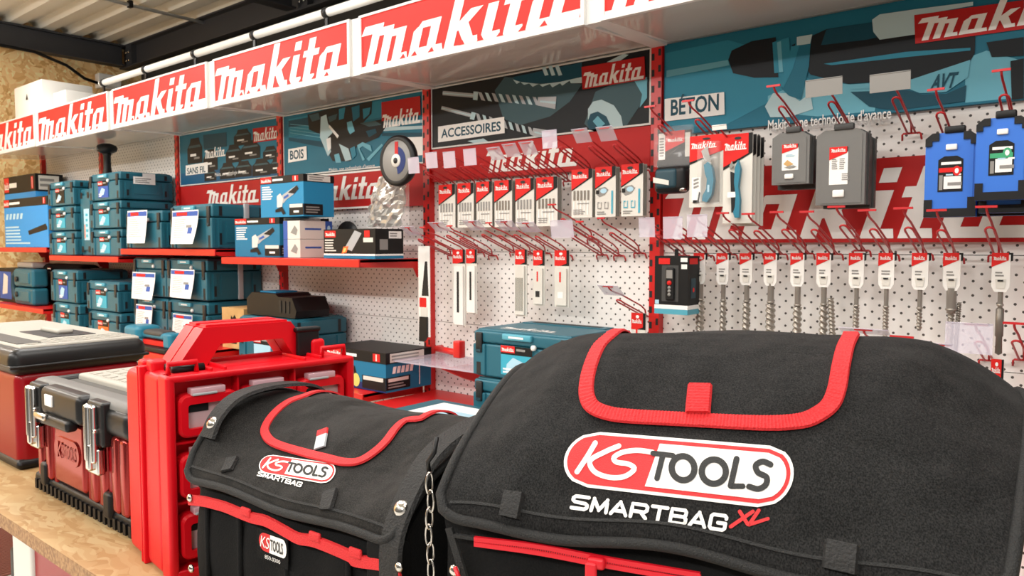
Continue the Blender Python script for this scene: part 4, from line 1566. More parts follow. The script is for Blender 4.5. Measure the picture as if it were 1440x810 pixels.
# drill bit row
DB = [(944, 307), (978, 304), (1016, 300), (1052, 301), (1092, 298.5), (1134.5, 298), (1176, 291), (1219, 296), (1270, 293), (1317, 296), (1387, 291)]
DH = []
for k, (px, py) in enumerate(DB):
    DH.append(hook(px, py, 'red hook holding the %s hanging drill bit counted from the left' % ORD[k], 'clear_plastic' if k < 2 else None, pw=.058, ph=.055, tilt=.05, dy=.006, tw=.04 if k > 5 else .034))
hook(1214, 464, 'low red hook with a flat clear plate just above the large bag', 'clear_plastic', pw=.11, ph=.03, tilt=1.2, tw=.04)
hook(1268, 474, 'low red hook with a bare bar just above the large bag', None, tw=.05)
hook(1318, 485, 'low red hook with a flat plate half hidden by the large bag', 'clear_plastic', pw=.06, ph=.03, tilt=1.2, tw=.05)
hook(1372, 457, 'low red hook with a wide clear plate under the last drill bits', 'clear_plastic', pw=.09, ph=.062, tilt=.02, tw=.045, dy=-.012)
hook(1426, 455, 'low red hook at the edge of the photo below the last drill bit', None, tw=.04)


# ================================================================ PACKS ON THE HOOKS
def rect_at(px0, py0, px1, py1, Y):
    a, b_, c, d_ = W(px0, py0, Y), W(px1, py0, Y), W(px0, py1, Y), W(px1, py1, Y)
    return a.x, b_.x, (c.z + d_.z) / 2, (a.z + b_.z) / 2


def card_top(m, F, w, h, k):
    """red head with a black slanting edge"""
    y0 = h * (1 - k)
    m.poly(F, [(0, y0 - .12 * h * 0 - .02), (0, h), (w, h), (w, y0 + .022)], 'black_print', 2)
    m.poly(F, [(0, y0 - .016), (0, h), (w * .82, h), (w * .82, y0 + .020)], 'red_print', 3)
    m.logo(F, w * .05, y0 + (h - y0) * .42, w * .72, (h - y0) * .30, 'white_print', 4)
    m.ell(F, w * .42, h - .012, w * .13, .005, 'dark_slot', 5, 12)


def blade_pack(px0, py0, px1, py1, Y, label, group, art, head=.36, th=.02):
    x0, x1, z0, z1 = rect_at(px0, py0, px1, py1, Y)
    w, h = x1 - x0, z1 - z0
    t = thing('blister_pack', (x0, Y, z0), label, 'blister pack', group)
    m = MB()
    m.box((0, 0, 0), (w, .002, h), 'card_grey')
    F = Fr((0, 0, 0), (1, 0, 0), (0, 0, 1))
    m.rect(F, 0, 0, w, h, 'card_grey', .2)
    card_top(m, F, w, h, head)
    art(m, F, w, h)
    m.build('card', t)
    m = MB()
    for k in range(3):
        y = .004 + k * th / 3
        m.box((.0015 * k + .001, y, .001), (w + .0015 * k, y + .002, h - .002), 'card_side')
        m.box((.0015 * k + .001, y + .0021, .01), (w * .96, y + .0045, h * .6), 'card_grey')
    m.build('packs_behind', t)
    return t


def art_blades(n, dark):
    def f(m, F, w, h):
        for i in range(n):
            m.rect(F, w * (.10 + .84 * i / n), h * .36, w * (.10 + .84 * i / n + .5 / n), h * .56, dark, 2)
            m.rect(F, w * (.10 + .84 * i / n), h * .06, w * (.10 + .84 * i / n + .25 / n), h * .34, 'white_print', 2)
        m.rect(F, w * .3, h * .28, w * .85, h * .30, 'ink_grey', 3)
        m.bars(F, w * .1, h * .06, w * .6, h * .12, 3, 'ink_grey', 3)
    return f


def art_head(col):
    def f(m, F, w, h):
        m.poly(F, [(w * .02, h * .48), (w * .18, h * .58), (w * .5, h * .60), (w * .66, h * .54), (w * .48, h * .44), (w * .2, h * .40)], 'ink_grey', 2)
        m.ell(F, w * .42, h * .52, w * .16, h * .05, 'print_pale_blue', 3, 14)
        m.rect(F, w * .04, h * .46, w * .2, h * .54, 'black_print', 3)
        for q in range(2):
            x = w * (.12 + .34 * q)
            for a, b_, c, d_ in ((0, .16, .03, .30), (0, .16, .2, .18), (.17, .16, .2, .30), (.0, .28, .1, .30)):
                m.rect(F, x + w * a, h * b_, x + w * c, h * d_, col, 3)
        m.rect(F, w * .80, h * .06, w * .88, h * .52, 'print_cyan', 3)
        m.bars(F, w * .1, h * .04, w * .5, h * .08, 2, 'ink_grey', 3)
    return f


SB = [(617, 259.5, 640, 320), (643.5, 257.5, 666, 320), (670, 255.5, 692, 319.5), (695.5, 253.5, 720, 319), (725, 251, 751, 318.5), (754.5, 249, 784, 318)]
for k, r in enumerate(SB):
    blade_pack(*r, 2.035, 'red and white pack of short blades, %s from the left under the red banner' % ORD[k], 'short blade packs', art_blades(5, 'steel_dark' if k in (3, 5) else 'ink_grey'))
blade_pack(804, 238, 833, 306, 2.035, 'red and white pack of long dark blades beside two drill head packs', 'bit packs', art_blades(5, 'steel_dark'), .32)
blade_pack(837.5, 234.5, 866, 305, 2.035, 'drill head pack with dark loops, next to the long blade pack', 'bit packs', art_head('ink_grey'), .32)
blade_pack(874, 230.5, 904.5, 304, 2.035, 'drill head pack with blue loops, nearest the bright red upright', 'bit packs', art_head('print_cyan'), .32)


def long_pack(px0, py0, px1, py1, Y, label, kind):
    x0, x1, z0, z1 = rect_at(px0, py0, px1, py1, Y)
    w, h = x1 - x0, z1 - z0
    t = thing('saw_blade_pack', (x0, Y, z0), label, 'blade pack', 'long saw blade packs')
    m = MB()
    m.box((0, 0, 0), (w, .003, h), 'card_grey')
    F = Fr((0, 0, 0), (1, 0, 0), (0, 0, 1))
    hd = .052
    m.rect(F, 0, h - hd, w, h, 'black_print', 1)
    m.poly(F, [(0, h - hd), (0, h), (w * .82, h), (w * .82, h - hd + .008), (w * .4, h - hd)], 'red_print', 2)
    m.logo(F, w * .05, h - hd * .62, w * .7, .014, 'white_print', 3)
    m.ell(F, w * .45, h - .012, w * .12, .005, 'paper', 4, 10)
    m.build('card', t)
    m = MB()
    if kind == 'slot':
        m.prism(F, [(w * .12, .012), (w * .26, .004), (w * .9, .004), (w * .9, h - hd - .01), (w * .2, h - hd - .01)], .006, 'white_plastic', 0.0006)
        m.rect(F, w * .42, .05, w * .60, h - hd - .03, 'dark_slot', 14)
    elif kind == 'grey':
        m.prism(F, [(w * .08, .006), (w * .85, .006), (w * .85, h - hd - .005), (w * .08, h - hd - .005)], .006, 'card_grey', .0006)
        for i in range(4):
            m.rect(F, w * (.12 + .17 * i), .02, w * (.24 + .17 * i), h * .58, 'card_side', 14)
    else:
        m.prism(F, [(w * .12, .006), (w * .88, .006), (w * .88, h - hd - .01), (w * .12, h - hd - .004)], .006, 'card_grey', .0006)
        m.rect(F, w * .40, h * .44, w * .52, h * .62, 'red_print', 14)
        m.rect(F, w * .30, h * .16, w * .66, h * .27, 'dark_slot' if kind == 'black' else 'white_print', 14)
    m.build('sleeve', t)
    return t


long_pack(636.5, 351, 654, 458, 2.05, 'longest white saw blade pack hanging beside the dim upright', 'slot')
long_pack(655.5, 350.5, 670.5, 441, 2.05, 'shorter white saw blade pack with a dark slot beside the longest one', 'slot')
long_pack(724.5, 351, 741, 445, 2.05, 'blade pack of four grey blades hanging over the teal lid', 'grey')
long_pack(750, 352, 766, 430, 2.05, 'slim blade pack with a black square near its foot', 'black')
long_pack(780, 352, 800.5, 432, 2.05, 'slim blade pack with a white square near its foot', 'white')
long_pack(888, 440, 908, 500, 2.05, 'low blade pack with a red head half hidden by the large bag', 'white')
long_pack(1394, 505, 1412, 560, 2.05, 'low pack with a red head at the edge of the photo', 'white')
# dark knife-like pack at the dim upright
x0, x1, z0, z1 = rect_at(588, 346, 604, 480, 1.98)
t = thing('saw_blade_pack', (x0, 1.98, z0), 'long black and white blade pack hanging before the upright beside the grinder shelf', 'blade pack', 'long saw blade packs')
F = Fr((0, 0, 0), (1, 0, 0), (0, 0, 1))
w, h = x1 - x0, z1 - z0
m = MB()
m.box((0, 0, h * .05), (w, .003, h), 'white_plastic')
m.rect(F, w * .1, h * .36, w * .7, h * .46, 'red_print', 2)
m.poly(F, [(w * .3, h * .48), (w * .9, h * .48), (w * .8, h * .84), (w * .6, h * .84)], 'dark_slot', 2)
m.rect(F, w * .2, h * .26, w * .8, h * .36, 'card_grey', 2)
m.build('card', t)
m = MB()
m.prism(F, [(w * .15, 0), (w * .6, 0), (w * .85, h * .05), (w * .85, h * .26), (w * .2, h * .26)], .008, 'black_plastic', .0006)
m.build('blade_sheath', t)


# ---------------------------------------------------------------- drill bits
def bit_mesh(m, r, L, turns, m1='steel', head=True):
    n, k = 12, int(L / .0035)
    vs, fs = [], []
    for i in range(k + 1):
        z = -L * i / k
        a0 = turns * 2 * math.pi * i / k
        for j in range(n):
            a = 2 * math.pi * j / n
            rr = r * (.60 + .40 * abs(math.cos(a)) ** 1.5)
            if i == k:
                rr *= .5
            vs.append((rr * math.cos(a + a0), rr * math.sin(a + a0), z))
    for i in range(k):
        for j in range(n):
            fs.append((i * n + j, (i + 1) * n + j, (i + 1) * n + (j + 1) % n, i * n + (j + 1) % n))
    m.add(vs, fs, m1, True)
    m.add([vs[k * n + j] for j in range(n)], [tuple(range(n))], m1)


# pack x, half width of the bit, end y (None: goes on behind the bag)
PB = [(985.6, .0135, None), (1018, .0105, None), (1051, .0115, None), (1085, .0140, None), (1123, .0125, None), (1160, .0115, None), (1206, .0085, None),
      (1248, .0080, 476), (1295.5, .0070, 450), (1340, .0085, 478), (1409, .0085, 486)]
BL = ['first drill bit, thick and half behind the laser box', 'second drill bit from the left, next to the laser box', 'third drill bit from the left in the long row', 'fourth drill bit from the left, the thickest shown whole',
      'fifth drill bit from the left, plain shank at its top', 'sixth drill bit, a second bit leaning beside it', 'seventh drill bit, slim, right after the leaning pair', 'eighth drill bit, slim with a visible tip above the bag',
      'shortest drill bit of the hanging row', 'drill bit with a wide collar, beside the shortest one', 'last drill bit of the row, with a long smooth shaft']
for k, ((px, r, ye), (t_, X, zb)) in enumerate(zip(PB, DH)):
    Y = D - .078
    p = W(px, 358, Y)
    zt = p.z + .004
    t = thing('drill_bit', (p.x, Y, zt), 'grey masonry bit: ' + BL[k], 'drill bit', 'hanging drill bits')
    w = .036
    F = Fr((-w / 2, -.004, 0), (1, 0, 0), (0, 0, 1))
    m = MB()
    m.prism(F, [(0, -.008), (w, -.004), (w, -.078), (w * .82, -.090), (w * .18, -.090), (0, -.078)], .004, 'white_plastic', 0)
    m.prism(F, [(w * .2, -.060), (w * .8, -.060), (w * .72, -.082), (w * .28, -.082)], .0015, 'card_grey', .0042)
    m.rect(F, w * .34, -.066, w * .66, -.062, 'dark_slot', 16)
    m.prism(F, [(w * .0, 0), (w * 1.12, .0), (w * 1.12, -.018), (w * .55, -.026), (w * .0, -.034)], .0035, 'black_print', -.001)
    m.prism(F, [(-w * .02, .0), (w * .9, .0), (w * .9, -.017), (-w * .02, -.033)], .004, 'red_print', .0012)
    m.logo(Fr((-w / 2, -.0094, 0), (1, 0, 0), (0, 0, 1)), w * .08, -.017, w * .72, .010, 'white_print', 1)
    m.bars(Fr((-w / 2, -.0082, 0), (1, 0, 0), (0, 0, 1)), w * .2, -.056, w * .55, .014, 2, 'ink_grey', 1)
    m.build('hang_tag', t)
    L = .30 if ye is None else (W(px, 397, Y).z - W(px, ye, Y).z)
    zs = -.088
    ls = .045 if k not in (4, 10) else (.05 if k == 4 else .03)
    rs = max(.0055, r * .62) if k != 9 else .011
    m = MB()
    m.lathe((0, 0, zs), (0, 0, -1), [(rs, -.004), (rs, ls), (rs + .0018, ls), (rs + .0018, ls + .004), (rs * .9, ls + .006), (rs * .9, ls + .012)], 'steel', 12)
    m.build('shank', t)
    m = MB()
    m.inv = Matrix.Translation((0, 0, zs - ls - .008))
    if k == 10:
        m.lathe((0, 0, 0), (0, 0, -1), [(.0045, 0), (.0085, .004), (.0085, L - .08), (.0065, L - .078), (.0075, L - .04), (0, L - .035)], 'steel_dark', 12)
    else:
        bit_mesh(m, r, max(.05, L - ls - .01), max(3, (L - ls) / (.032 if r > .01 else .02)), 'steel')
    m.build('flute', t)
    if k in (5, 9):
        m = MB()
        m.inv = Matrix.Translation((.016, .004, zs - .03)) @ Matrix.Rotation(R(-4 if k == 5 else 2), 4, 'Y')
        bit_mesh(m, r * .8, .25 if k == 5 else .13, 12)
        m.build('second_bit', t)

# ---------------------------------------------------------------- right bay packs and cases
# tape measure blister
x0, x1, z0, z1 = rect_at(921, 183, 968, 277, 1.975)
t = thing('tape_measure_pack', (x0, 1.975, z0), 'clear pack with a dark tape measure hanging at the bright red upright', 'blister pack')
w, h = x1 - x0, z1 - z0
F = Fr((0, 0, 0), (1, 0, 0), (0, 0, 1))
m = MB()
m.box((0, .02, h * .42), (w, .022, h), 'black_print')
F2 = Fr((0, .02, 0), (1, 0, 0), (0, 0, 1))
m.poly(F2, [(w * .22, h * .70), (w * .22, h), (w * .80, h), (w * .80, h * .82)], 'red_print', 1)
m.logo(F2, w * .3, h * .84, w * .45, h * .06, 'white_print', 2)
m.rect(F2, w * .02, h * .58, w * .22, h * .98, 'paper', 1)
m.bars(F2, w * .05, h * .62, w * .14, h * .3, 7, 'ink_grey', 2, .1)
m.rect(F2, w * .82, h * .6, w * .97, h * .96, 'card_grey', 1)
m.poly(F2, [(w * .25, h * .62), (w * .8, h * .80), (w * .5, h * .70)], 'card_grey', 2)
m.build('card', t)
m = MB()
m.rbox((w * .02, -.015, .01), (w * .98, .035, h * .46), 'black_plastic', .018, 3)
m.rbox((w * .10, -.021, h * .12), (w * .75, .0, h * .42), 'teal_dark', .02, 3)
wn(m.build('tape_body', t))
m = MB()
m.prism(F, [(w * .08, h * .22), (w * .55, h * .17), (w * .55, h * .24), (w * .08, h * .30)], .002, 'card_grey', .021)
m.build('badge', t)
m = MB()
m.rbox((w * .80, -.012, .014), (w * .95, .01, h * .13), 'nickel', .003, 2)
m.build('tape_hook', t)
m = MB()
m.rbox((-.004, -.004, h * .46), (w + .012, .016, h + .012), 'blister_clear', .006, 2)
m.build('clear_blister', t)


def knife_card(x0, x1, z0, z1, Y, label, group, front, folding):
    w, h = x1 - x0, z1 - z0
    t = thing('knife_pack', (x0, Y, z0), label, 'blister pack', group)
    F = Fr((0, 0, 0), (1, 0, 0), (0, 0, 1))
    m = MB()
    m.box((0, 0, 0), (w, .0025, h), 'card_grey')
    m.poly(F, [(0, h * .60), (0, h), (w, h), (w, h * .78)], 'black_print', 2)
    m.poly(F, [(0, h * .635), (0, h), (w * .86 if folding else w, h), (w * .86 if folding else w, h * .775)], 'red_print', 3)
    m.logo(F, w * .04, h * .82, w * .76, h * .10, 'white_print', 4)
    m.ell(F, w * .5, h * .95, w * .12, h * .015, 'dark_slot', 5, 12)
    if not folding:
        m.rect(F, w * .08, h * .08, w * .34, h * .42, 'white_print', 3)
        m.poly(F, [(w * .12, h * .06), (w * .30, h * .06), (w * .34, h * .2), (w * .30, h * .22), (w * .26, h * .10), (w * .12, h * .10)], 'black_print', 4)
        for q in range(3):
            m.poly(F, [(w * .14, h * (.26 + .05 * q)), (w * .3, h * (.29 + .05 * q)), (w * .28, h * (.31 + .05 * q)), (w * .13, h * (.29 + .05 * q))], 'ink_grey', 4)
    m.build('card', t)
    m = MB()
    if folding:
        m.prism(F, [(w * .48, h * .62), (w * .58, h * .70), (w * .66, h * .60), (w * .60, h * .40), (w * .66, h * .26), (w * .64, h * .06), (w * .50, h * .06), (w * .44, h * .12),
                    (w * .50, h * .18), (w * .52, h * .30), (w * .46, h * .45)], .012, 'teal_tool', .003)
        m.build('handle', t)
        m = MB()
        m.prism(F, [(w * .30, h * .58), (w * .44, h * .56), (w * .46, h * .40), (w * .50, h * .30), (w * .48, h * .14), (w * .36, h * .12), (w * .33, h * .35)], .008, 'black_plastic', .003)
        m.prism(F, [(w * .26, h * .64), (w * .36, h * .70), (w * .40, h * .64), (w * .30, h * .60)], .008, 'nickel', .003)
        m.rect(F, w * .22, h * .29, w * .50, h * .35, 'white_print', 24)
        m.build('blade', t)
    else:
        m.prism(F, [(w * .50, h * .58), (w * .62, h * .62), (w * .74, h * .54), (w * .80, h * .36), (w * .74, h * .16), (w * .60, h * .06), (w * .46, h * .08), (w * .48, h * .16),
                    (w * .58, h * .24), (w * .60, h * .38), (w * .54, h * .46)], .014, 'teal_tool', .003, True)
        m.rect(F, w * .62, h * .2, w * .68, h * .30, 'print_pale_blue', 36)
        m.build('handle', t)
        m = MB()
        m.prism(F, [(w * .38, h * .78), (w * .56, h * .84), (w * .70, h * .58), (w * .56, h * .56)], .006, 'nickel', .003)
        m.build('blade', t)
        m = MB()
        m.rbox((w * .30, -.022, h * .03), (w * .96, .0, h * .90), 'blister_clear', .006, 2)
        m.build('clear_blister', t)
    return t


x0, x1, z0, z1 = rect_at(970.5, 190, 1018, 291, 1.965)
knife_card(x0, x1, z0, z1, 1.965, 'curved utility knife in a clear pack with spare blades', None, True, False)
for k in range(4):
    Y = 1.93 + .022 * k
    x0, x1, z0, z1 = rect_at(1018, 188, 1059, 314, 1.93)
    dx = .0015 * k
    knife_card(x0 + dx, x1 + dx, z0 - .002 * k, z1 - .002 * k, Y, 'folding knife pack on the hook beside the grey case, ' + ['foremost', 'second in line', 'third in line', 'nearest the wall'][k], 'folding knife packs', k == 0, True)


def bit_case(px0, py0, px1, py1, Y, th, label, group, m1, m2, big):
    x0, x1, z0, z1 = rect_at(px0, py0, px1, py1, Y)
    w, h = x1 - x0, z1 - z0
    t = thing('bit_case', (x0, Y, z0), label, 'bit case', group)
    F = Fr((0, 0, 0), (1, 0, 0), (0, 0, 1))
    m = MB()
    c = .012
    out = [(0, 0), (w, 0), (w, h - c), (w - c * 1.6, h), (c * 1.6, h), (0, h - c)]
    m.prism(F, out, -th * .5, m1)
    m.prism(F, [(c, .004), (w - c * .6, .004), (w - c * .6, h - c * 1.2), (c, h - c * 1.2)], .0015, m1)
    m.build('front_shell', t)
    m = MB()
    m.prism(F, [(x + .004, y) for x, y in out], -th * .48, m2, -th * .52)
    m.build('back_shell', t)
    m = MB()
    m.rbox((w * .36, -.004, h - .002), (w * .76, th * .3, h + .014), m2, .003, 2)
    m.build('hanger', t)
    return t, w, h, F


def grey_label(t, w, h, F, big):
    m = MB()
    x0, x1, y0, y1 = w * .28, w * (.72 if not big else .66), h * .27, h * .77
    m.prism(F, [(x0, y0), (x1, y0), (x1, y1), (x0, y1)], .001, 'paper', .0015)
    G = Fr(F.p(0, 0, .0025), F.ex, F.ey)
    m.poly(G, [(x0, y1 - .3 * (y1 - y0)), (x0, y1), (x1, y1), (x1, y1 - .14 * (y1 - y0))], 'black_print', 1)
    m.poly(G, [(x0, y1 - .34 * (y1 - y0)), (x0, y1), (x1 - .002, y1), (x1 - .002, y1 - .17 * (y1 - y0))], 'red_print', 2)
    m.logo(G, x0 + .004, y1 - .14 * (y1 - y0), (x1 - x0) * .8, .010, 'white_print', 3)
    if big:
        m.bars(G, x0 + .006, y0 + .4 * (y1 - y0), (x1 - x0) * .35, .3 * (y1 - y0), 6, 'ink_grey', 1)
        m.bars(G, x0 + .024, y0 + .4 * (y1 - y0), (x1 - x0) * .3, .3 * (y1 - y0), 6, 'ink_grey', 1)
        m.bars(G, x0 + .03, y0 + .1 * (y1 - y0), (x1 - x0) * .4, .2 * (y1 - y0), 4, 'ink_grey', 1)
    else:
        m.poly(G, [(x0 + .004, y0 + .25 * (y1 - y0)), (x0 + .014, y0 + .4 * (y1 - y0)), (x0 + .03, y0 + .22 * (y1 - y0)), (x0 + .014, y0 + .15 * (y1 - y0))], 'carton_brown', 1)
        m.poly(G, [(x0 + .006, y0 + .12 * (y1 - y0)), (x0 + .03, y0 + .18 * (y1 - y0)), (x1 - .004, y0 + .12 * (y1 - y0)), (x0 + .02, y0 + .05 * (y1 - y0))], 'ink_grey', 2)
        m.bars(G, x0 + .01, y0 + .5 * (y1 - y0), (x1 - x0) * .6, .12 * (y1 - y0), 3, 'print_pale_blue', 1)
    m.build('label', t)
    m = MB()
    m.rbox((w * .36, -.006, h * .10), (w * .60, 0, h * .20), 'white_plastic', .005, 3)
    m.build('price_sticker', t)


t, w, h, F = bit_case(1086.5, 186, 1139, 259, 1.945, .035, 'small grey bit case with a red and white label, foremost on its hook', 'grey bit cases', 'grey_case', 'grey_case_dark', False)
grey_label(t, w, h, F, False)
bit_case(1095, 193, 1147, 266, 1.985, .035, 'small grey bit case hanging behind its labelled twin', 'grey bit cases', 'grey_case_dark', 'grey_case_dark', False)
t, w, h, F = bit_case(1149, 182, 1218, 288, 1.945, .036, 'large grey bit case with a red and white label, foremost on its hook', 'grey bit cases', 'grey_case', 'grey_case_dark', True)
grey_label(t, w, h, F, True)
bit_case(1160, 190, 1226, 293, 1.985, .034, 'large grey bit case hanging behind its labelled twin', 'grey bit cases', 'grey_case_dark', 'grey_case_dark', True)


def blue_case(px0, py0, px1, py1, Y, th, label, accent):
    t, w, h, F = bit_case(px0, py0, px1, py1, Y, th, label, 'blue bit cases', 'case_blue', 'black_plastic', True)
    k = w * .19
    pts = [(0, h - .012), (.014, h), (k + .008, h), (k + .008, h - k * .9), (k * .7, h - k * .9), (k * .7, h - k * 1.45), (0, h - k * 1.5)]
    for pp in (pts, [(w - x, y) for x, y in pts],
               [(0, 0), (w, 0), (w, h * .23), (w - k * .85, h * .23), (w - k * .85, h * .10), (k * .85, h * .10), (k * .85, h * .21), (0, h * .21)]):
        m = MB()
        m.prism(F, pp, .003, 'black_plastic', .0016)
        m.build('corner_guard', t)
    if accent:
        m = MB()
        x0, x1, y0, y1 = w * .26, w * .74, h * .30, h * .72
        m.prism(F, [(x0, y0), (x1, y0), (x1, y1 - .008), (x1 - .012, y1), (x0 + .012, y1), (x0, y1 - .008)], .001, 'black_print', .0017)
        G = Fr(F.p(0, 0, .0027), F.ex, F.ey)
        m.bars(G, x0 + .006, y1 - .022, (x1 - x0) * .8, .012, 1, 'white_print', 1, 0)
        m.rect(G, x0 + .002, y1 - .036, x1 - .002, y1 - .026, accent, 1)
        m.rect(G, x0 + .012, y0 + .006, x1 - .003, y0 + .034, 'paper', 1)
        m.bars(G, x0 + .02, y0 + .010, (x1 - x0) * .6, .014, 1, 'ink_grey', 2, .1)
        m.rect(G, x0 + .016, y0 + .036, x0 + .030, y1 - .040, 'print_pale_blue', 1)
        m.rect(G, x0 + .034, y0 + .036, x0 + .046, y1 - .040, 'paper', 1)
        m.ell(G, x1 - .012, y0 + .046, .008, .011, accent, 1, 14)
        m.ell(G, x1 - .012, y0 + .046, .004, .006, 'white_print', 2, 12)
        m.rect(G, x0 + .003, y0 + .004, x0 + .010, y1 - .042, 'ink_grey', 1)
        m.build('label', t)
        m = MB()
        m.rbox((w * .40, -.006, h * .79), (w * .62, -.001, h * .86), 'white_plastic', .005, 3)
        m.build('price_sticker', t)
    return t


blue_case(1302.5, 186, 1376, 305, 1.945, .04, 'blue and black bit case with a red banded label, alone on its hook', 'red_print')
blue_case(1374, 165, 1448, 281, 1.885, .04, 'foremost blue and black bit case with a green banded label', 'print_green')
blue_case(1380, 186, 1452, 299, 1.93, .04, 'blue bit case behind the green labelled one, hanging lower', None)
blue_case(1383, 190, 1455, 303, 1.975, .04, 'rearmost blue bit case on the green label hook', None)

# laser measure box
x0, x1, z0, z1 = rect_at(921, 360, 968, 442, 1.98)
t = thing('laser_box', (x0, 1.98, z0), 'black boxed laser meter with a pale blue foot hanging left of the drill bits', 'box')
w, h, d = x1 - x0, z1 - z0, .075
F = Fr((0, 0, 0), (1, 0, 0), (0, 0, 1))
S = Fr((w, 0, 0), (0, 1, 0), (0, 0, 1))
m = MB()
m.box((0, 0, 0), (w, d, h), 'black_print')
m.rect(F, 0, h * .09, w, h * .16, 'white_print')
m.rect(F, 0, 0, w, h * .09, 'teal_light')
m.rect(S, 0, h * .09, d, h * .16, 'white_print')
m.rect(S, 0, 0, d, h * .09, 'teal_light')
m.rect(F, w * .12, h * .86, w * .46, h * .96, 'red_print')
m.rect(F, w * .22, h * .22, w * .72, h * .84, 'grey_case_dark', 1)
m.rect(F, w * .78, h * .90, w * .98, h * .97, 'paper')
m.rect(F, w * .80, h * .78, w * .97, h * .86, 'paper')
m.rect(S, d * .1, h * .86, d * .8, h * .96, 'red_print')
m.rect(S, d * .25, h * .28, d * .65, h * .62, 'teal_dark')
m.ell(S, d * .45, h * .42, .006, .007, 'red_print', 2, 10)
m.rect(F, w * .02, h * .17, w * .14, h * .24, 'print_pale_blue')
m.build('box', t)
m = MB()
m.rbox((w * .36, -.008, h * .24), (w * .62, .0, h * .80), 'black_plastic', .006, 3)
wn(m.build('laser_meter', t))
m = MB()
m.box((w * .40, -.0095, h * .62), (w * .58, -.0075, h * .76), 'ink_grey')
m.lathe((w * .49, -.007, h * .54), (0, -1, 0), [(.007, 0), (.007, .003), (0, .003)], 'red_print', 12)
for q in range(3):
    m.lathe((w * .49, -.007, h * (.46 - .06 * q)), (0, -1, 0), [(.005, 0), (.005, .003), (0, .003)], 'ink_grey', 10)
m.build('keypad', t)
m = MB()
m.box((w * .45, .03, h), (w * .55, .034, h + .02), 'black_print')
m.build('hang_tab', t)

# round abrasive disc in its bag before the saw poster
Yd = 1.93
p = W(558, 226, Yd)
t = thing('abrasive_disc', (p.x, Yd, p.z), 'round grey and blue abrasive disc with a thick black rim before the saw poster', 'disc')
m = MB()
m.lathe((0, .012, 0), (0, -1, 0), [(.070, .012), (.084, .018), (.094, .014), (.096, 0), (.09, -.012), (.05, -.012)], 'black_plastic', 40)
m.build('rim', t)
m = MB()
m.lathe((0, .0, 0), (0, -1, 0), [(.0, 0), (.078, 0), (.076, .003), (0, .003)], 'ink_grey', 36)
m.build('face', t)
m = MB()
F = Fr((0, -.0035, 0), (1, 0, 0), (0, 0, 1))
m.prism(F, [(0.0, 0)] + [(.052 * math.cos(R(a)), .052 * math.sin(R(a))) for a in range(-80, 81, 10)], .001, 'navy', 0)
m.prism(F, [(-.006, .022), (.012, .022), (.012, .07), (-.006, .07)], .0012, 'red_banner', 0)
m.lathe((0, -.0035, 0), (0, -1, 0), [(.0, 0), (.026, 0), (.024, .003), (0, .003)], 'card_grey', 20)
m.lathe((0, -.006, 0), (0, -1, 0), [(.0, 0), (.011, 0), (.011, .002), (0, .002)], 'dark_slot', 16)
m.build('label', t)

p = W(545, 286, 2.0)
t = thing('foil_bag', (p.x, 2.0, p.z + .012), 'crumpled clear bag hanging below the round abrasive disc', 'bag')
rnd = random.Random(3)
nz = [[rnd.uniform(-1, 1) for _ in range(15)] for _ in range(15)]


def bagf(side):
    def f(u, v):
        x = (-.10 + .20 * u) * (.55 + .45 * math.sin(min(1, (1 - v) * 1.25 + .12) * math.pi * .62))
        z = -.105 + .20 * v
        i, j = int(round(u * 14)), int(round(v * 14))
        bul = math.sin(u * math.pi) * math.sin(min(1, v * 1.1 + .08) * math.pi * .9)
        return Vector((x + .05 * (v - .5) + .004 * nz[j][i], side * (.004 + .022 * bul) + .008 * nz[i][j], z + .004 * nz[i][j - 1]))
    return f


m = MB()
m.grid(bagf(-1), 14, 14, 'foil', False)
m.grid(bagf(1), 14, 14, 'foil', False)
m.build('film', t)
m = MB()
m.box((.045, -.002, -.10), (.125, .0, .06), 'blister_clear')
m.build('clear_card', t)

# red arm and clear tray beside the upright
p = W(612, 492, 2.05)
t = thing('red_peg', (p.x, D, p.z - .02), 'short red arm with an upturned end beside the dim upright', 'bracket')
m = MB()
a, c = W(614, 490, D - .03), W(648, 497, 1.93)
m.inv = Matrix.Translation(-Vector(t.location))
m.tube([(a.x, D, a.z), (a.x, D - .03, a.z), tuple(c)], .012, 'red_steel', 8)
m.build('arm', t)
m = MB()
m.inv = Matrix.Translation(-Vector(t.location))
m.rbox((c.x - .02, c.y - .02, c.z - .015), (c.x + .012, c.y + .012, c.z + .045), 'red_steel', .004, 2)
m.build('stop', t)
a, c = W(606, 497, D - .03), W(668, 506, 1.90)
t = thing('glass_tray', ((a.x + c.x) / 2, D, a.z - .03), 'small clear shelf on a dark red bracket left of the teal lid', 'shelf')
m = MB()
m.inv = Matrix.Translation(-Vector(t.location))
m.box((-2.13, 1.90, a.z - .006), (-1.70, D - .002, a.z), 'clear_plastic')
m.build('plate', t)
m = MB()
m.inv = Matrix.Translation(-Vector(t.location))
fr = Fr((-1.86, 0, 0), (0, 1, 0), (0, 0, 1))
m.prism(fr, [(1.90, a.z - .008), (D - .002, a.z - .008), (D - .002, a.z - .10), (2.02, a.z - .06)], .02, 'red_steel', -.02)
m.build('bracket', t)

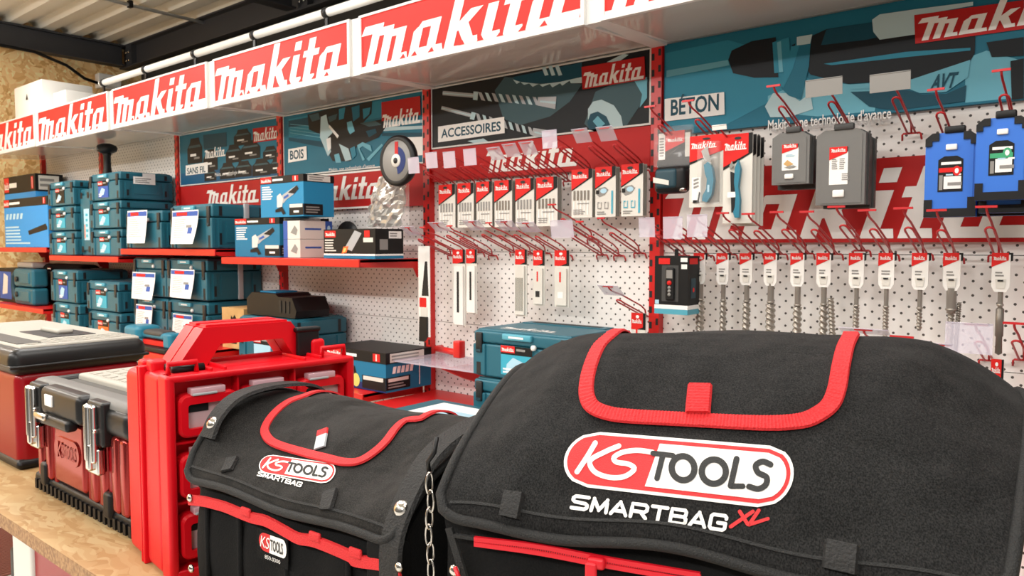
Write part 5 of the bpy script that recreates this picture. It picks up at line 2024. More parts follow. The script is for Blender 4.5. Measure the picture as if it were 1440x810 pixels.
# ================================================================ THE DISPLAY TABLE AND THE GOODS ON IT
ZT_ = .94
t = thing('display_table', (-1.0, .82, 0), 'chipboard topped display table carrying the bags and tool boxes', 'table')
m = MB(t.location)
m.box((-2.9, .428, .9155), (.7, 1.24, ZT_ - .0005), 'osb_side')
m.add([(-2.9, .428, ZT_), (.7, .428, ZT_), (.7, 1.24, ZT_), (-2.9, 1.24, ZT_)], [(0, 1, 2, 3)], 'osb_top')
m.build('table_top', t)
for x in (-2.8, -.2, .6):
    for y in (.50, 1.17):
        m = MB(t.location)
        m.rbox((x - .03, y - .03, 0), (x + .03, y + .03, .9155), 'beam_black', .004, 2)
        m.build('leg', t)
m = MB(t.location)
m.box((-2.83, .47, .28), (.63, 1.2, .30), 'osb_side')
m.build('lower_board', t)
# goods under the table
p0, p1 = W(18, 768, .56), W(104, 800, .56)
t = thing('boxed_tool_chest', ((p0.x + p1.x) / 2, .62, .30), 'red, black and white chest standing under the chipboard table', 'tool box')
m = MB(t.location)
m.rbox((p0.x, .56, .302), (p1.x + .3, .80, .84), 'red_gloss', .015, 3)
wn(m.build('body', t))
m = MB(t.location)
m.rbox((p0.x + .02, .552, .33), (p0.x + .13, .60, .845), 'card_grey', .008, 2)
wn(m.build('front_panel', t))
m = MB(t.location)
m.rbox((p0.x - .012, .556, .302), (p0.x + .02, .70, .74), 'black_plastic', .008, 2)
wn(m.build('edge_guard', t))
p = WZ(8, 795, .004)
b = MB((p.x, p.y, .001))
b.rbox((p.x - .5, p.y - .45, .001), (p.x + .12, p.y + .25, .012), 'doormat_brown', .004, 2)
for k in range(34):
    b.box((p.x - .49 + k * .018, p.y - .44, .0118), (p.x - .483 + k * .018, p.y + .24, .017), 'doormat_brown')
tag(b.build('doormat'), 'brown ribbed mat on the pale floor beyond the table edge', 'mat')


def inv_of(loc, rz):
    return (Matrix.Translation(loc) @ Matrix.Rotation(rz, 4, 'Z')).inverted()


# ---------------------------------------------------------------- large black and red tool box
t = thing('tool_box', (-1.99, .66, ZT_), 'large red tool box with a black lid and silver top panel, at the far end', 'tool box')
X0, X1, Y0, Y1 = -2.36, -1.727, .525, .80
m = MB(t.location)
m.rbox((X0 + .012, Y0 + .012, ZT_ + .002), (X1 - .010, Y1 - .010, 1.142), 'red_gloss', .02, 4)
wn(m.build('body', t))
m = MB(t.location)
m.rbox((X0 + .008, Y0 + .008, ZT_), (X1 - .006, Y1 - .006, .962), 'black_plastic', .012, 3)
wn(m.build('base', t))
m = MB(t.location)
m.rbox((X0, Y0, 1.134), (X1, Y1, 1.19), 'black_satin', .022, 4)
m.rbox((X0 - .002, Y0 - .002, 1.150), (X1 + .002, Y1 + .002, 1.157), 'black_satin', .003, 2)
wn(m.build('lid', t))
m = MB(t.location)
m.rbox((X0 + .03, Y0 + .022, 1.184), (X1 - .016, Y1 - .012, 1.194), 'grip_silver', .004, 2)
ft = Fr((X1, Y0, 1.194), (0, 1, 0), (-1, 0, 0))
for i in range(7):
    for j in range(4):
        m.prism(ft, [(.045 + .032 * i, .03 + .022 * j), (.068 + .032 * i, .03 + .022 * j), (.062 + .032 * i, .042 + .022 * j), (.040 + .032 * i, .042 + .022 * j)], .0012, 'grip_silver')
wn(m.build('top_panel', t))
m = MB(t.location)
m.box((X0 + .05, Y0 + .030, 1.1935), (X1 - .055, Y0 + .075, 1.1954), 'grip_groove')
m.build('groove', t)
m = MB(t.location)
fh = Fr((X1, Y0, 1.1945), (0, 1, 0), (-1, 0, 0))
m.rbox((X1 - .31, Y0 + .115, 1.1935), (X1 - .13, Y0 + .215, 1.1956), 'dark_slot', .003, 2)
m.rbox((X1 - .285, Y0 + .15, 1.194), (X1 - .175, Y0 + .185, 1.206), 'grip_silver', .006, 3)
wn(m.build('handle', t))

# ---------------------------------------------------------------- tool box with chrome latches
t = thing('tool_box', (-1.39, .62, ZT_), 'smaller tool box of ribbed shiny red metal with two chrome latches', 'tool box')
X0, X1, Y0, Y1 = -1.603, -1.182, .512, .735
m = MB(t.location)
m.rbox((X0 + .012, Y0 + .014, .955), (X1 - .012, Y1 - .012, 1.10), 'maroon_chrome', .012, 3)
fr = Fr((X0, Y0 + .014, 0), (1, 0, 0), (0, 0, 1))
w = X1 - X0
for (a, c) in ((.03, .105), (.345, .405)):                    # raised ribs left and right of the plate
    n_ = 2
    for q in range(n_):
        xx = a + (c - a) * q / n_
        m.rbox((X0 + xx, Y0 + .004, .968), (X0 + xx + .026, Y0 + .022, 1.095), 'maroon_chrome', .008, 3)
m.rbox((X0 + .115, Y0 + .003, .975), (X0 + .245, Y0 + .02, 1.095), 'maroon_chrome', .010, 3)
m.rbox((X0 + .262, Y0 + .004, .968), (X0 + .288, Y0 + .022, 1.095), 'maroon_chrome', .008, 3)
m.rbox((X0 + .30, Y0 + .004, .968), (X0 + .326, Y0 + .022, 1.095), 'maroon_chrome', .008, 3)
wn(m.build('body', t))
for xx in (.098, .247, .290, .328):
    m = MB(t.location)
    m.rbox((X0 + xx, Y0 + .008, .968), (X0 + xx + .014, Y0 + .022, 1.095), 'red_gloss', .003, 2)
    m.build('red_stripe', t)
# embossed plate with the maker's mark
m = MB(t.location)
fp = Fr((X0 + .125, Y0 + .003, 1.018), (1, 0, 0), (0, 0, 1))
pill = [(.018 - .018 * math.cos(R(a)) * 1.0, .022 - .022 * math.sin(R(a))) for a in range(-90, 91, 15)]
pill = [(.022 + .022 * math.cos(R(a)), .022 + .022 * math.sin(R(a))) for a in range(90, 271, 15)] + [(.085 + .022 * math.cos(R(a)), .022 + .022 * math.sin(R(a))) for a in range(-90, 91, 15)]
m.prism(fp, pill, .0025, 'maroon_chrome')
for poly in ([(.014, .008), (.020, .008), (.024, .036), (.018, .036)], [(.021, .020), (.034, .036), (.040, .036), (.026, .020), (.036, .008), (.030, .008)]):
    m.prism(fp, poly, .0018, 'maroon_chrome', .0025)
vs, fs = text2d('STOOLS', .02)
m.add([fp.p(.036 + u * .058, .010 + v * .024, .0040) for u, v in vs], fs, 'red_gloss')
m.build('embossed_plate', t)
m = MB(t.location)
m.rbox((X0 + .004, Y0 + .006, ZT_), (X1 - .004, Y1 - .006, .972), 'black_plastic', .008, 2)
for k in range(22):
    xx = X0 + .02 + k * .0185
    m.box((xx, Y0 + .002, .944), (xx + .009, Y0 + .010, .962), 'black_plastic')
for xx in (.05, .32):
    m.rbox((X0 + xx, Y0 + .0, .955), (X0 + xx + .028, Y0 + .014, 1.0), 'black_plastic', .008, 3)
wn(m.build('base', t))
m = MB(t.location)
m.rbox((X0, Y0, 1.092), (X1, Y1, 1.142), 'black_satin', .018, 4)
m.rbox((X0 + .01, Y0 + .006, 1.125), (X1 - .01, Y0 + .05, 1.152), 'grey_case', .014, 4)
m.rbox((X0 + .01, Y0 + .006, 1.125), (X0 + .035, Y1 - .008, 1.150), 'black_satin', .010, 3)
wn(m.build('lid', t))
m = MB(t.location)
m.rbox((X0 + .04, Y0 + .075, 1.135), (X1 - .01, Y1 - .012, 1.154), 'grip_silver', .006, 3)
ft = Fr((X0, Y0, 1.154), (1, 0, 0), (0, 1, 0))
for i in range(11):
    for j in range(4):
        m.prism(ft, [(.06 + .032 * i, .088 + .03 * j), (.085 + .032 * i, .088 + .03 * j), (.08 + .032 * i, .106 + .03 * j), (.055 + .032 * i, .106 + .03 * j)], .001, 'grip_silver')
wn(m.build('top_panel', t))
m = MB(t.location)
m.box((X0 + .04, Y0 + .05, 1.1415), (X1 - .012, Y0 + .075, 1.1432), 'grip_groove')
m.build('groove', t)
m = MB(t.location)
xh0, xh1 = W(66, 570, Y0).x, W(120, 570, Y0).x
m.rbox((xh0, Y0 - .012, 1.098), (xh1, Y0 + .045, 1.150), 'black_satin', .012, 3)
m.rbox((xh0 + .02, Y0 - .02, 1.085), (xh1 - .03, Y0 + .0, 1.104), 'black_satin', .006, 3)
wn(m.build('front_grip', t))
m = MB(t.location)
m.rbox((xh0 + .03, Y0 - .0145, 1.118), (xh0 + .062, Y0 - .0105, 1.138), 'white_plastic', .001, 2)
m.build('sticker', t)
m = MB(t.location)
m.rbox((xh0 + .008, Y0 - .026, 1.094), (xh0 + .055, Y0 - .016, 1.106), 'nickel', .004, 3)
m.build('lock_plate', t)
for pxl in (45, 127):
    xx = W(pxl, 590, Y0 - .01).x
    m = MB(t.location)
    m.rbox((xx - .024, Y0 - .006, 1.075), (xx + .034, Y0 + .03, 1.148), 'black_satin', .005, 2)
    wn(m.build('latch_seat', t))
    m = MB(t.location)
    for q in (-1, 0, 1):
        m.rbox((xx + q * .0125 - .0055, Y0 - .016 - (.003 if q == 0 else 0), 1.048), (xx + q * .0125 + .0055, Y0 - .004, 1.143), 'chrome', .005, 3)
    m.rbox((xx - .020, Y0 - .014, 1.098), (xx + .020, Y0 - .004, 1.106), 'chrome', .003, 2)
    m.rbox((xx - .021, Y0 - .010, 1.028), (xx + .021, Y0 + .004, 1.072), 'chrome', .004, 2)
    m.rbox((xx - .008, Y0 - .018, 1.035), (xx + .008, Y0 - .004, 1.08), 'chrome', .005, 3)
    wn(m.build('latch', t))

# ---------------------------------------------------------------- red drawer case
RZ = R(-7.5)
t = thing('organizer_case', (-1.168, .5035, ZT_), 'bright red upright organizer case with clear fronted drawers and a carrying handle', 'organizer case', None, RZ)
CW, CDp, CH = .180, .29, .284
m = MB()
m.rbox((0, 0, 0), (.078, CDp, CH - .006), 'red_plastic', .014, 4)
m.rbox((.070, -.004, 0), (.0765, CDp + .004, CH + .004), 'red_plastic', .002, 2)
m.rbox((.050, .004, CH - .03), (.074, .024, CH + .010), 'red_plastic', .004, 2)
wn(m.build('left_shell', t))
m = MB()
m.rbox((.082, 0, 0), (.152, CDp, CH), 'red_plastic', .012, 4)
m.rbox((.0785, -.004, 0), (.086, CDp + .004, CH + .004), 'red_plastic', .002, 2)
m.rbox((.145, 0, .0), (CW, .013, CH), 'red_plastic', .005, 3)
m.rbox((.145, CDp - .013, .0), (CW, CDp, CH), 'red_plastic', .005, 3)
m.rbox((.145, .002, CH - .010), (CW, CDp - .002, CH), 'red_plastic', .004, 3)
m.rbox((.145, .002, 0), (CW, CDp - .002, .014), 'red_plastic', .004, 3)
for yy in (.1005, .1885):
    m.box((.15, yy, .014), (.172, yy + .003, CH - .008), 'red_plastic')
for zz in (.1035, .187):
    m.box((.15, .010, zz), (.170, CDp - .01, zz + .003), 'red_plastic')
# ears and ribs on the top edge
m.rbox((.086, .004, CH - .004), (.112, .026, CH + .014), 'red_plastic', .005, 3)
m.tube([(.16, .010, CH), (.16, .010, CH + .014), (.16, .048, CH + .014), (.16, .048, CH)], .004, 'red_plastic', 8)
m.tube([(.16, CDp - .048, CH), (.16, CDp - .048, CH + .014), (.16, CDp - .008, CH + .014), (.16, CDp - .008, CH)], .004, 'red_plastic', 8)
m.rbox((.10, CDp - .05, CH - .004), (.135, CDp - .026, CH + .026), 'red_plastic', .006, 3)
for yy in (.062, .082, .205, .232):
    m.rbox((.10, yy, CH - .002), (.172, yy + .005, CH + .005), 'red_plastic', .0015, 2)
wn(m.build('right_shell', t))
hz = .340
for xx in (.046, .084):
    m = MB()
    fr = Fr((xx, 0, 0), (0, 1, 0), (0, 0, 1))
    hy0, hy1 = .030, .262
    outer = [(hy0, CH - .008), (hy0 + .046, hz), (hy1 - .050, hz), (hy1, CH - .008), (hy1 - .040, CH - .008), (hy1 - .064, hz - .026), (hy0 + .070, hz - .026), (hy0 + .044, CH - .008)]
    n = len(outer)
    # arch built of three beams so the opening stays clear
    for quad in ([outer[0], outer[1], outer[6], outer[7]], [outer[1], outer[2], outer[5], outer[6]], [outer[2], outer[3], outer[4], outer[5]]):
        m.prism(fr, quad, .034, 'red_plastic')
    g = [(hy0 + .05, hz - .004), (hy1 - .054, hz - .004), (hy1 - .054, hz + .003), (hy0 + .05, hz + .003)]
    m.prism(fr, g, .026, 'red_plastic', .004)
    o = m.build('handle', t)
    bv = o.modifiers.new('soft', 'BEVEL')
    bv.width, bv.segments, bv.limit_method = .003, 2, 'ANGLE'
for k, xx in enumerate((.125, .150)):
    m = MB()
    m.tube([(xx, .018, CH + .004), (xx, .062, CH + .004)], .006, 'black_plastic', 10)
    m.build('hinge_pin', t)
m = MB()
m.rbox((.120, .218, CH), (.130, .256, CH + .044), 'black_plastic', .003, 2)
m.rbox((.116, .216, CH + .038), (.132, .258, CH + .046), 'black_plastic', .003, 2)
wn(m.build('flip_latch', t))
RW = [(.196, .260), (.112, .177), (.026, .094)]
CL = [(.017, .099), (.105, .187), (.193, .273)]
for r_, (z0, z1) in enumerate(RW):
    for c_, (y0, y1) in enumerate(CL):
        m = MB()
        f = .012
        x0, x1 = .158, .179
        fr = Fr((x0, 0, 0), (0, 1, 0), (0, 0, 1))

        def rr(ya, yb, za, zb, rad, nn=5):
            out = []
            for cx, cy, a0 in ((yb - rad, zb - rad, 0), (ya + rad, zb - rad, 90), (ya + rad, za + rad, 180), (yb - rad, za + rad, 270)):
                out += [(cx + rad * math.cos(R(a0 + 90 * q / nn)), cy + rad * math.sin(R(a0 + 90 * q / nn))) for q in range(nn + 1)]
            return out
        A, B = rr(y0, y1, z0, z1 - .004, .012), rr(y0 + f, y1 - f * .8, z0 + f, z1 - .006 - f, .004)
        nn = len(A)
        A2 = rr(y0 + .003, y1 - .003, z0 + .003, z1 - .007, .010)
        vs = [fr.p(*q) for q in A] + [fr.p(*q, x1 - x0 - .004) for q in A] + [fr.p(*q, x1 - x0) for q in A2] + [fr.p(*q, x1 - x0) for q in B] + [fr.p(*q, .002) for q in B]
        fs = []
        for L in range(4):
            for i in range(nn):
                fs.append((L * nn + i, L * nn + (i + 1) % nn, (L + 1) * nn + (i + 1) % nn, (L + 1) * nn + i))
        m.add(vs, fs, 'red_plastic', False)
        dr = m.build('drawer', t)
        m = MB()
        m.prism(fr, B, .0015, 'clear_window', .012)
        m.build('window', dr)
        m = MB()
        m.box((x0 - .004, y0 + f, z0 + f), (x0 - .002, y1 - f, z1 - f), 'clear_pink')
        for q in range(2):
            m.lathe((x0 - .002, y0 + f + .012, z0 + f + .008 + .024 * q), (1, 0, 0), [(.006, 0), (.006, .006), (.004, .006), (.004, 0)], 'clear_pink', 12)
        m.rect(Fr((x0 + .0136, 0, 0), (0, 1, 0), (0, 0, 1)), y0 + f + .002, z1 - f - .018, y0 + f + .030, z1 - f - .007, 'dark_slot', 1)
        m.build('liner', dr)
        m = MB()
        m.rbox((x0 + .006, y0 + .016, z1 - .006), (x1 + .001, y1 - .018, z1 + .004), 'clear_pink', .0015, 2)
        m.rbox((x1 - .004, y0 + .018, z1 - .0065), (x1 + .002, y1 - .030, z1 - .003), 'print_silver', .001, 2)
        m.build('pull', dr)
m = MB()
m.box((CW, CDp - .03, .168), (CW + .001, CDp - .002, .182), 'paper')
m.build('sticker', t)

# ---------------------------------------------------------------- the two bags


def catmull(pts, n):
    """even samples along a smooth line through pts"""
    P = [np.array(p, float) for p in pts]
    P = [2 * P[0] - P[1]] + P + [2 * P[-1] - P[-2]]
    out = []
    for i in range(1, len(P) - 2):
        for q in range(12):
            t_ = q / 12
            a, b_, c, d_ = P[i - 1], P[i], P[i + 1], P[i + 2]
            out.append(.5 * (2 * b_ + (c - a) * t_ + (2 * a - 5 * b_ + 4 * c - d_) * t_ ** 2 + (3 * b_ - a - 3 * c + d_) * t_ ** 3))
    out.append(P[-2])
    L = [0.]
    for i in range(1, len(out)):
        L.append(L[-1] + float(np.linalg.norm(out[i] - out[i - 1])))
    res, j = [], 0
    for k in range(n + 1):
        s_ = L[-1] * k / n
        while j < len(L) - 2 and L[j + 1] < s_:
            j += 1
        f_ = (s_ - L[j]) / max(1e-9, L[j + 1] - L[j])
        res.append(tuple(out[j] * (1 - f_) + out[j + 1] * f_))
    return res, L[-1]


class Bag:
    def __init__(s, loc, rz, w, d, prof, drop, rc, base_top, lift=None, flare=0.):
        s.loc, s.rz, s.w, s.d, s.rc = Vector(loc), rz, w, d, rc
        s.M = Matrix.Translation(s.loc) @ Matrix.Rotation(rz, 4, 'Z')
        s.inv = s.M.inverted()
        s.N = 48
        s.P, s.L = catmull(prof, s.N)
        s.drop = drop
        s.lift = lift
        s.flare = flare
        s.zf = prof[0][1]
        s.zr = max(p[1] for p in prof)
        s.base_top = base_top

    def prof(s, v):
        f = min(max(v, 0), 1) * s.N
        i = min(int(f), s.N - 1)
        a, b_ = s.P[i], s.P[i + 1]
        f -= i
        return a[0] + (b_[0] - a[0]) * f, a[1] + (b_[1] - a[1]) * f

    def pt(s, u, v, inset=0.):
        y, z = s.prof(v)
        if s.lift:
            z += s.lift(u, y)
        z -= s.drop(u) * max(0, min(1, (z - s.zf) / (s.zr - s.zf)))
        # soft folds in the cloth
        z += .0025 * math.sin(u * 9 + v * 4) * math.sin(v * 7 + 1) * math.sin(math.pi * u)
        return Vector((u * (s.w + s.flare * min(1, v / .6)), y + inset * .6, z - inset))

    def flap_pt(s, u, v):
        e = min(u, 1 - u) * s.w
        rc = s.rc
        v0 = 0.
        if e < rc:
            v0 = (rc - math.sqrt(max(0, rc * rc - (rc - e) ** 2))) / s.L
        return s.pt(u, v0 + (1 - v0) * v)

    def hit(s, px, py):
        d_ = ray(px, py).normalized()
        loc, n, i, dist = s.bvh.ray_cast(CO, d_)
        if loc is None:
            loc, n, i, dist = s.bvh.find_nearest(CO + d_ * s.last)
        else:
            s.last = dist
        if n.dot(d_) > 0:
            n = -n
        return loc, n

    def dec(s, m, pts2, faces, mapping, off, mt):
        """lay flat artwork on the cloth: pts2 -> pixel by mapping"""
        vs = []
        for p in pts2:
            loc, n = s.hit(*mapping(p))
            vs.append(loc + n * off)
        m.inv = s.inv
        m.add(vs, faces, mt)

    def ribbon(s, m, px_pts, width, mt, off=.0012, thick=.0022, sub=6, over=False, ribs=False):
        pts, _ = catmull(px_pts, len(px_pts) * sub)
        P, Nn = [], []
        ext = over
        for p in pts:
            l, n = s.hit(*p)
            P.append(l)
            Nn.append(n)
        k = len(P)
        if ext:
            for side in (0, -1):
                q = s.inv @ P[side]
                v0 = min((abs(s.pt(q.x / s.w, i / 200).y - q.y) + abs(s.pt(q.x / s.w, i / 200).z - q.z), i / 200) for i in range(40, 190))[1]
                u0 = q.x / (s.w + s.flare * min(1, v0 / .6))
                run = []
                for i in range(1, 15):
                    v = v0 + (.97 - v0) * i / 14
                    a, b_, c = s.pt(u0, v), s.pt(u0, v + .01), s.pt(u0 + .01, v)
                    n = (c - a).cross(b_ - a).normalized()
                    run.append((s.M @ a, s.M.to_3x3() @ n))
                if side == 0:
                    P = [r_[0] for r_ in run[::-1]] + P
                    Nn = [r_[1] for r_ in run[::-1]] + Nn
                else:
                    P += [r_[0] for r_ in run]
                    Nn += [r_[1] for r_ in run]
            k = len(P)
        # smooth the normals along the run
        for _ in range(3):
            Nn = [(Nn[max(0, i - 1)] + Nn[i] * 2 + Nn[min(k - 1, i + 1)]).normalized() for i in range(k)]
        ribbon3(m, P, Nn, width, mt, off, thick, s.inv, ribs)


def ribbon3(m, P, Nn, width, mt, off, thick, inv, ribs=False):
    k = len(P)
    vs, fs = [], []
    for i in range(k):
        tdir = (P[min(i + 1, k - 1)] - P[max(i - 1, 0)]).normalized()
        sd = tdir.cross(Nn[i]).normalized()
        c = P[i] + Nn[i] * off
        tk = thick * (.72 if ribs and i % 2 else 1.)
        for q, h_ in ((-.5, 0), (-.42, tk), (.42, tk), (.5, 0)):
            vs.append(c + sd * (q * width) + Nn[i] * h_)
    for i in range(k - 1):
        for q in range(4):
            q2 = (q + 1) % 4
            fs.append((i * 4 + q, i * 4 + q2, (i + 1) * 4 + q2, (i + 1) * 4 + q))
    fs += [(0, 3, 2, 1), tuple((k - 1) * 4 + q for q in range(4))]
    m.inv = inv
    m.add(vs, fs, mt, False)


def stroke2(pts, w, sub=8, smooth=True):
    """outline quads of a round ended pen stroke in flat artwork"""
    if smooth and len(pts) > 2:
        pts, _ = catmull(pts, len(pts) * sub)
    else:
        q = []
        for i in range(len(pts) - 1):
            for k in range(4):
                t_ = k / 4
                q.append((pts[i][0] + (pts[i + 1][0] - pts[i][0]) * t_, pts[i][1] + (pts[i + 1][1] - pts[i][1]) * t_))
        pts = q + [pts[-1]]
    V, F_ = [], []
    k = len(pts)
    for i in range(k):
        a, b_ = pts[max(0, i - 1)], pts[min(k - 1, i + 1)]
        dx, dy = b_[0] - a[0], b_[1] - a[1]
        l_ = math.hypot(dx, dy) or 1
        nx, ny = -dy / l_ * w / 2, dx / l_ * w / 2
        V += [(pts[i][0] + nx, pts[i][1] + ny), (pts[i][0] - nx, pts[i][1] - ny)]
    for i in range(k - 1):
        F_.append((2 * i, 2 * i + 1, 2 * i + 3, 2 * i + 2))
    for c in (pts[0], pts[-1]):
        o = len(V)
        V += [(c[0] + w / 2 * math.cos(R(30 * j)), c[1] + w / 2 * math.sin(R(30 * j))) for j in range(12)]
        F_.append(tuple(range(o, o + 12)))
    return V, F_


def ellipse2(cx, cy, rx, ry, w, rot=0., n=28):
    V, F_ = [], []
    for i in range(n):
        a = 2 * math.pi * i / n
        for k in (-.5, .5):
            x, y = (rx + k * w) * math.cos(a), (ry + k * w) * math.sin(a)
            V.append((cx + x * math.cos(rot) - y * math.sin(rot), cy + x * math.sin(rot) + y * math.cos(rot)))
    for i in range(n):
        j = (i + 1) % n
        F_.append((2 * i, 2 * i + 1, 2 * j + 1, 2 * j))
    return V, F_


# artwork of the woven badge in its own flat units
def pill_grid(quad, inset, a0=0., a1=1., nu=24, nv=6, slant=0.):
    """rounded ended band between the four corners of the badge"""
    TL, TR, BR, BL = [np.array(q, float) for q in quad]
    asp = 3.9
    V, F_ = [], []
    xa, xb_ = a0, a1
    for j in range(nv + 1):
        b_ = inset + (1 - 2 * inset) * j / nv
        yy = b_ - .5
        rad = .5 - inset
        dx = (rad - math.sqrt(max(0, rad * rad - yy * yy))) / asp
        lo, hi = inset / asp + dx, 1 - inset / asp - dx
        l2 = max(lo, xa + slant * yy) if a0 > 0 else lo
        h2 = min(hi, xb_ + slant * yy) if a1 < 1 else hi
        for i in range(nu + 1):
            a = l2 + (h2 - l2) * i / nu
            p = (TL * (1 - a) + TR * a) * b_ + (BL * (1 - a) + BR * a) * (1 - b_)
            V.append(tuple(p))
    for j in range(nv):
        for i in range(nu):
            F_.append((j * (nu + 1) + i, j * (nu + 1) + i + 1, (j + 1) * (nu + 1) + i + 1, (j + 1) * (nu + 1) + i))
    return V, F_


QUAD = ((165, 57), (1380, 155), (1312, 486), (95, 345))       # badge corners in artwork units
ART = []


def badge_parts():
    A = []
    A.append(('thread_white', .0010, pill_grid(QUAD, 0, nv=12)))
    A.append(('thread_red', .0014, pill_grid(QUAD, .055, nv=12)))
    A.append(('thread_white', .0018, pill_grid(QUAD, .125, a0=.385, nv=12, slant=.03)))
    K = [stroke2([(295, 130), (250, 205), (198, 283)], 27), stroke2([(420, 146), (345, 178), (268, 224), (292, 282), (370, 312), (450, 308), (503, 268), (470, 242), (410, 232), (394, 208), (440, 180), (520, 170), (600, 180)], 27)]
    for s_ in K:
        A.append(('thread_white', .0019, s_))
    T_ = [stroke2([(602, 186), (708, 198)], 28, smooth=False), stroke2([(655, 195), (624, 318)], 30, smooth=False), ellipse2(762, 265, 60, 64, 34, R(-20)), ellipse2(925, 283, 64, 64, 34, R(-20)),
          stroke2([(1046, 216), (1014, 358)], 32, smooth=False), stroke2([(1016, 360), (1078, 360)], 30, smooth=False),
          stroke2([(1226, 246), (1185, 230), (1148, 250), (1160, 288), (1204, 312), (1200, 352), (1160, 374), (1112, 362)], 32)]
    for s_ in T_:
        A.append(('thread_dark', .0023, s_))
    return A


BLOCK = {'S': [[(1, 1), (.15, 1), (0, .85), (0, .66), (.15, .53), (.85, .47), (1, .34), (1, .15), (.85, 0), (0, 0)]],
         'M': [[(0, 0), (.06, 1), (.5, .1), (.94, 1), (1, 0)]],
         'A': [[(0, 0), (.5, 1), (1, 0)], [(.2, .28), (.8, .28)]],
         'R': [[(0, 0), (0, 1), (.85, 1), (1, .86), (1, .60), (.85, .45), (0, .45)], [(.6, .45), (1, 0)]],
         'T': [[(0, 1), (1, 1)], [(.5, 1), (.5, 0)]],
         'B': [[(0, 0), (0, 1), (.85, 1), (.95, .87), (.95, .65), (.85, .52), (0, .52)], [(.85, .52), (1, .38), (1, .12), (.88, 0), (0, 0)]],
         'G': [[(1, .78), (1, .88), (.88, 1), (.12, 1), (0, .88), (0, .12), (.12, 0), (.88, 0), (1, .12), (1, .46), (.5, .46)]]}


def word_parts(word, quad, mt, pen):
    """broad block letters between baseline left, baseline right and cap heights: quad = bl, br, tr, tl; pen = line width in quad units"""
    bl, br, tr, tl = [np.array(q, float) for q in quad]
    V, F_ = [], []
    n = len(word)
    for i, ch in enumerate(word):
        for line in BLOCK[ch]:
            q = []
            for x, y in line:
                u = (i + .10 + .76 * x) / n
                v = .07 + .86 * y
                q.append(tuple((bl * (1 - u) + br * u) * (1 - v) + (tl * (1 - u) + tr * u) * v))
            a, b_ = stroke2(q, pen, smooth=False)
            # round joints
            for c in q[1:-1]:
                o = len(a)
                a += [(c[0] + pen / 2 * math.cos(R(30 * j)), c[1] + pen / 2 * math.sin(R(30 * j))) for j in range(12)]
                b_.append(tuple(range(o, o + 12)))
            o = len(V)
            V += a
            F_ += [tuple(k + o for k in f) for f in b_]
    return (mt, .0012, (V, F_))


def affine(src, dst):
    A = np.array([[x, y, 1] for x, y in src], float)
    B = np.array(dst, float)
    T_, *_ = np.linalg.lstsq(A, B, rcond=None)
    return lambda p: tuple(np.array([p[0], p[1], 1.]) @ T_)


def plane_pt(bag, px, py, yl):
    """where the sight line meets the bag's front plane y = yl, in the bag's own axes"""
    o = bag.inv @ CO
    d_ = bag.inv.to_3x3() @ ray(px, py)
    return o + d_ * ((yl - o.y) / d_.y)


def make_bag(bag, name, label, fabric, flap_name='flap'):
    t = thing(name, bag.loc, label, 'tool bag', None, bag.rz)
    # body under the flap: closed section swept across the bag, ends closed
    m = MB()
    vs_n = [0, .03, .06, .1, .15, .2, .27, .34, .42, .5, .58, .66, .74, .82, .9, 1.]
    nu = 24

    def sec(u):
        e = min(u, 1 - u)
        pinch = .010 * max(0, 1 - e / .06) ** 2
        out = [(pinch, 0.)]
        zf = bag.base_top
        for q in range(1, 7):
            z = zf * q / 7
            out.append((pinch - .010 * math.sin(math.pi * q / 7) * (1 if e > .02 else .3) + .004 * math.sin(u * 31) * (q / 7), z))
        for v in vs_n:
            p = bag.pt(u, v, .006)
            out.append((p.y + .010, min(p.z, p.z)))
        out.append((bag.d - pinch, bag.base_top * .6))
        out.append((bag.d - pinch, 0.))
        return out
    S = [sec(.004 + .992 * i / nu) for i in range(nu + 1)]
    k = len(S[0])
    vs = [(bag.w * (.004 + .992 * i / nu), y, z) for i in range(nu + 1) for y, z in S[i]]
    fs = [(i * k + j, (i + 1) * k + j, (i + 1) * k + (j + 1) % k, i * k + (j + 1) % k) for i in range(nu) for j in range(k)]
    m.add(vs, fs, 'fabric_black', True)
    m.add(vs[:k], [tuple(range(k))], 'fabric_black')
    m.add(vs[-k:], [tuple(range(k - 1, -1, -1))], 'fabric_black')
    m.build('body', t)
    # top flap
    m = MB()
    NU, NV = 60, 44
    m.grid(bag.flap_pt, NU, NV, fabric)
    fl = m.build(flap_name, t)
    wv = [bag.M @ v for v in m.v]
    bag.bvh = BVHTree.FromPolygons(wv, m.f)
    bag.last = 0.7
    # bound edge
    m = MB()
    edge = [bag.flap_pt(0, 1 - j / 30) for j in range(31)] + [bag.flap_pt(i / 60, 0) for i in range(1, 60)] + [bag.flap_pt(1, j / 30) for j in range(31)]
    m.tube([p + Vector((0, -.001, 0)) for p in edge], .0048, 'binding_black', 8)
    m.build('edge_binding', fl)
    return t, fl


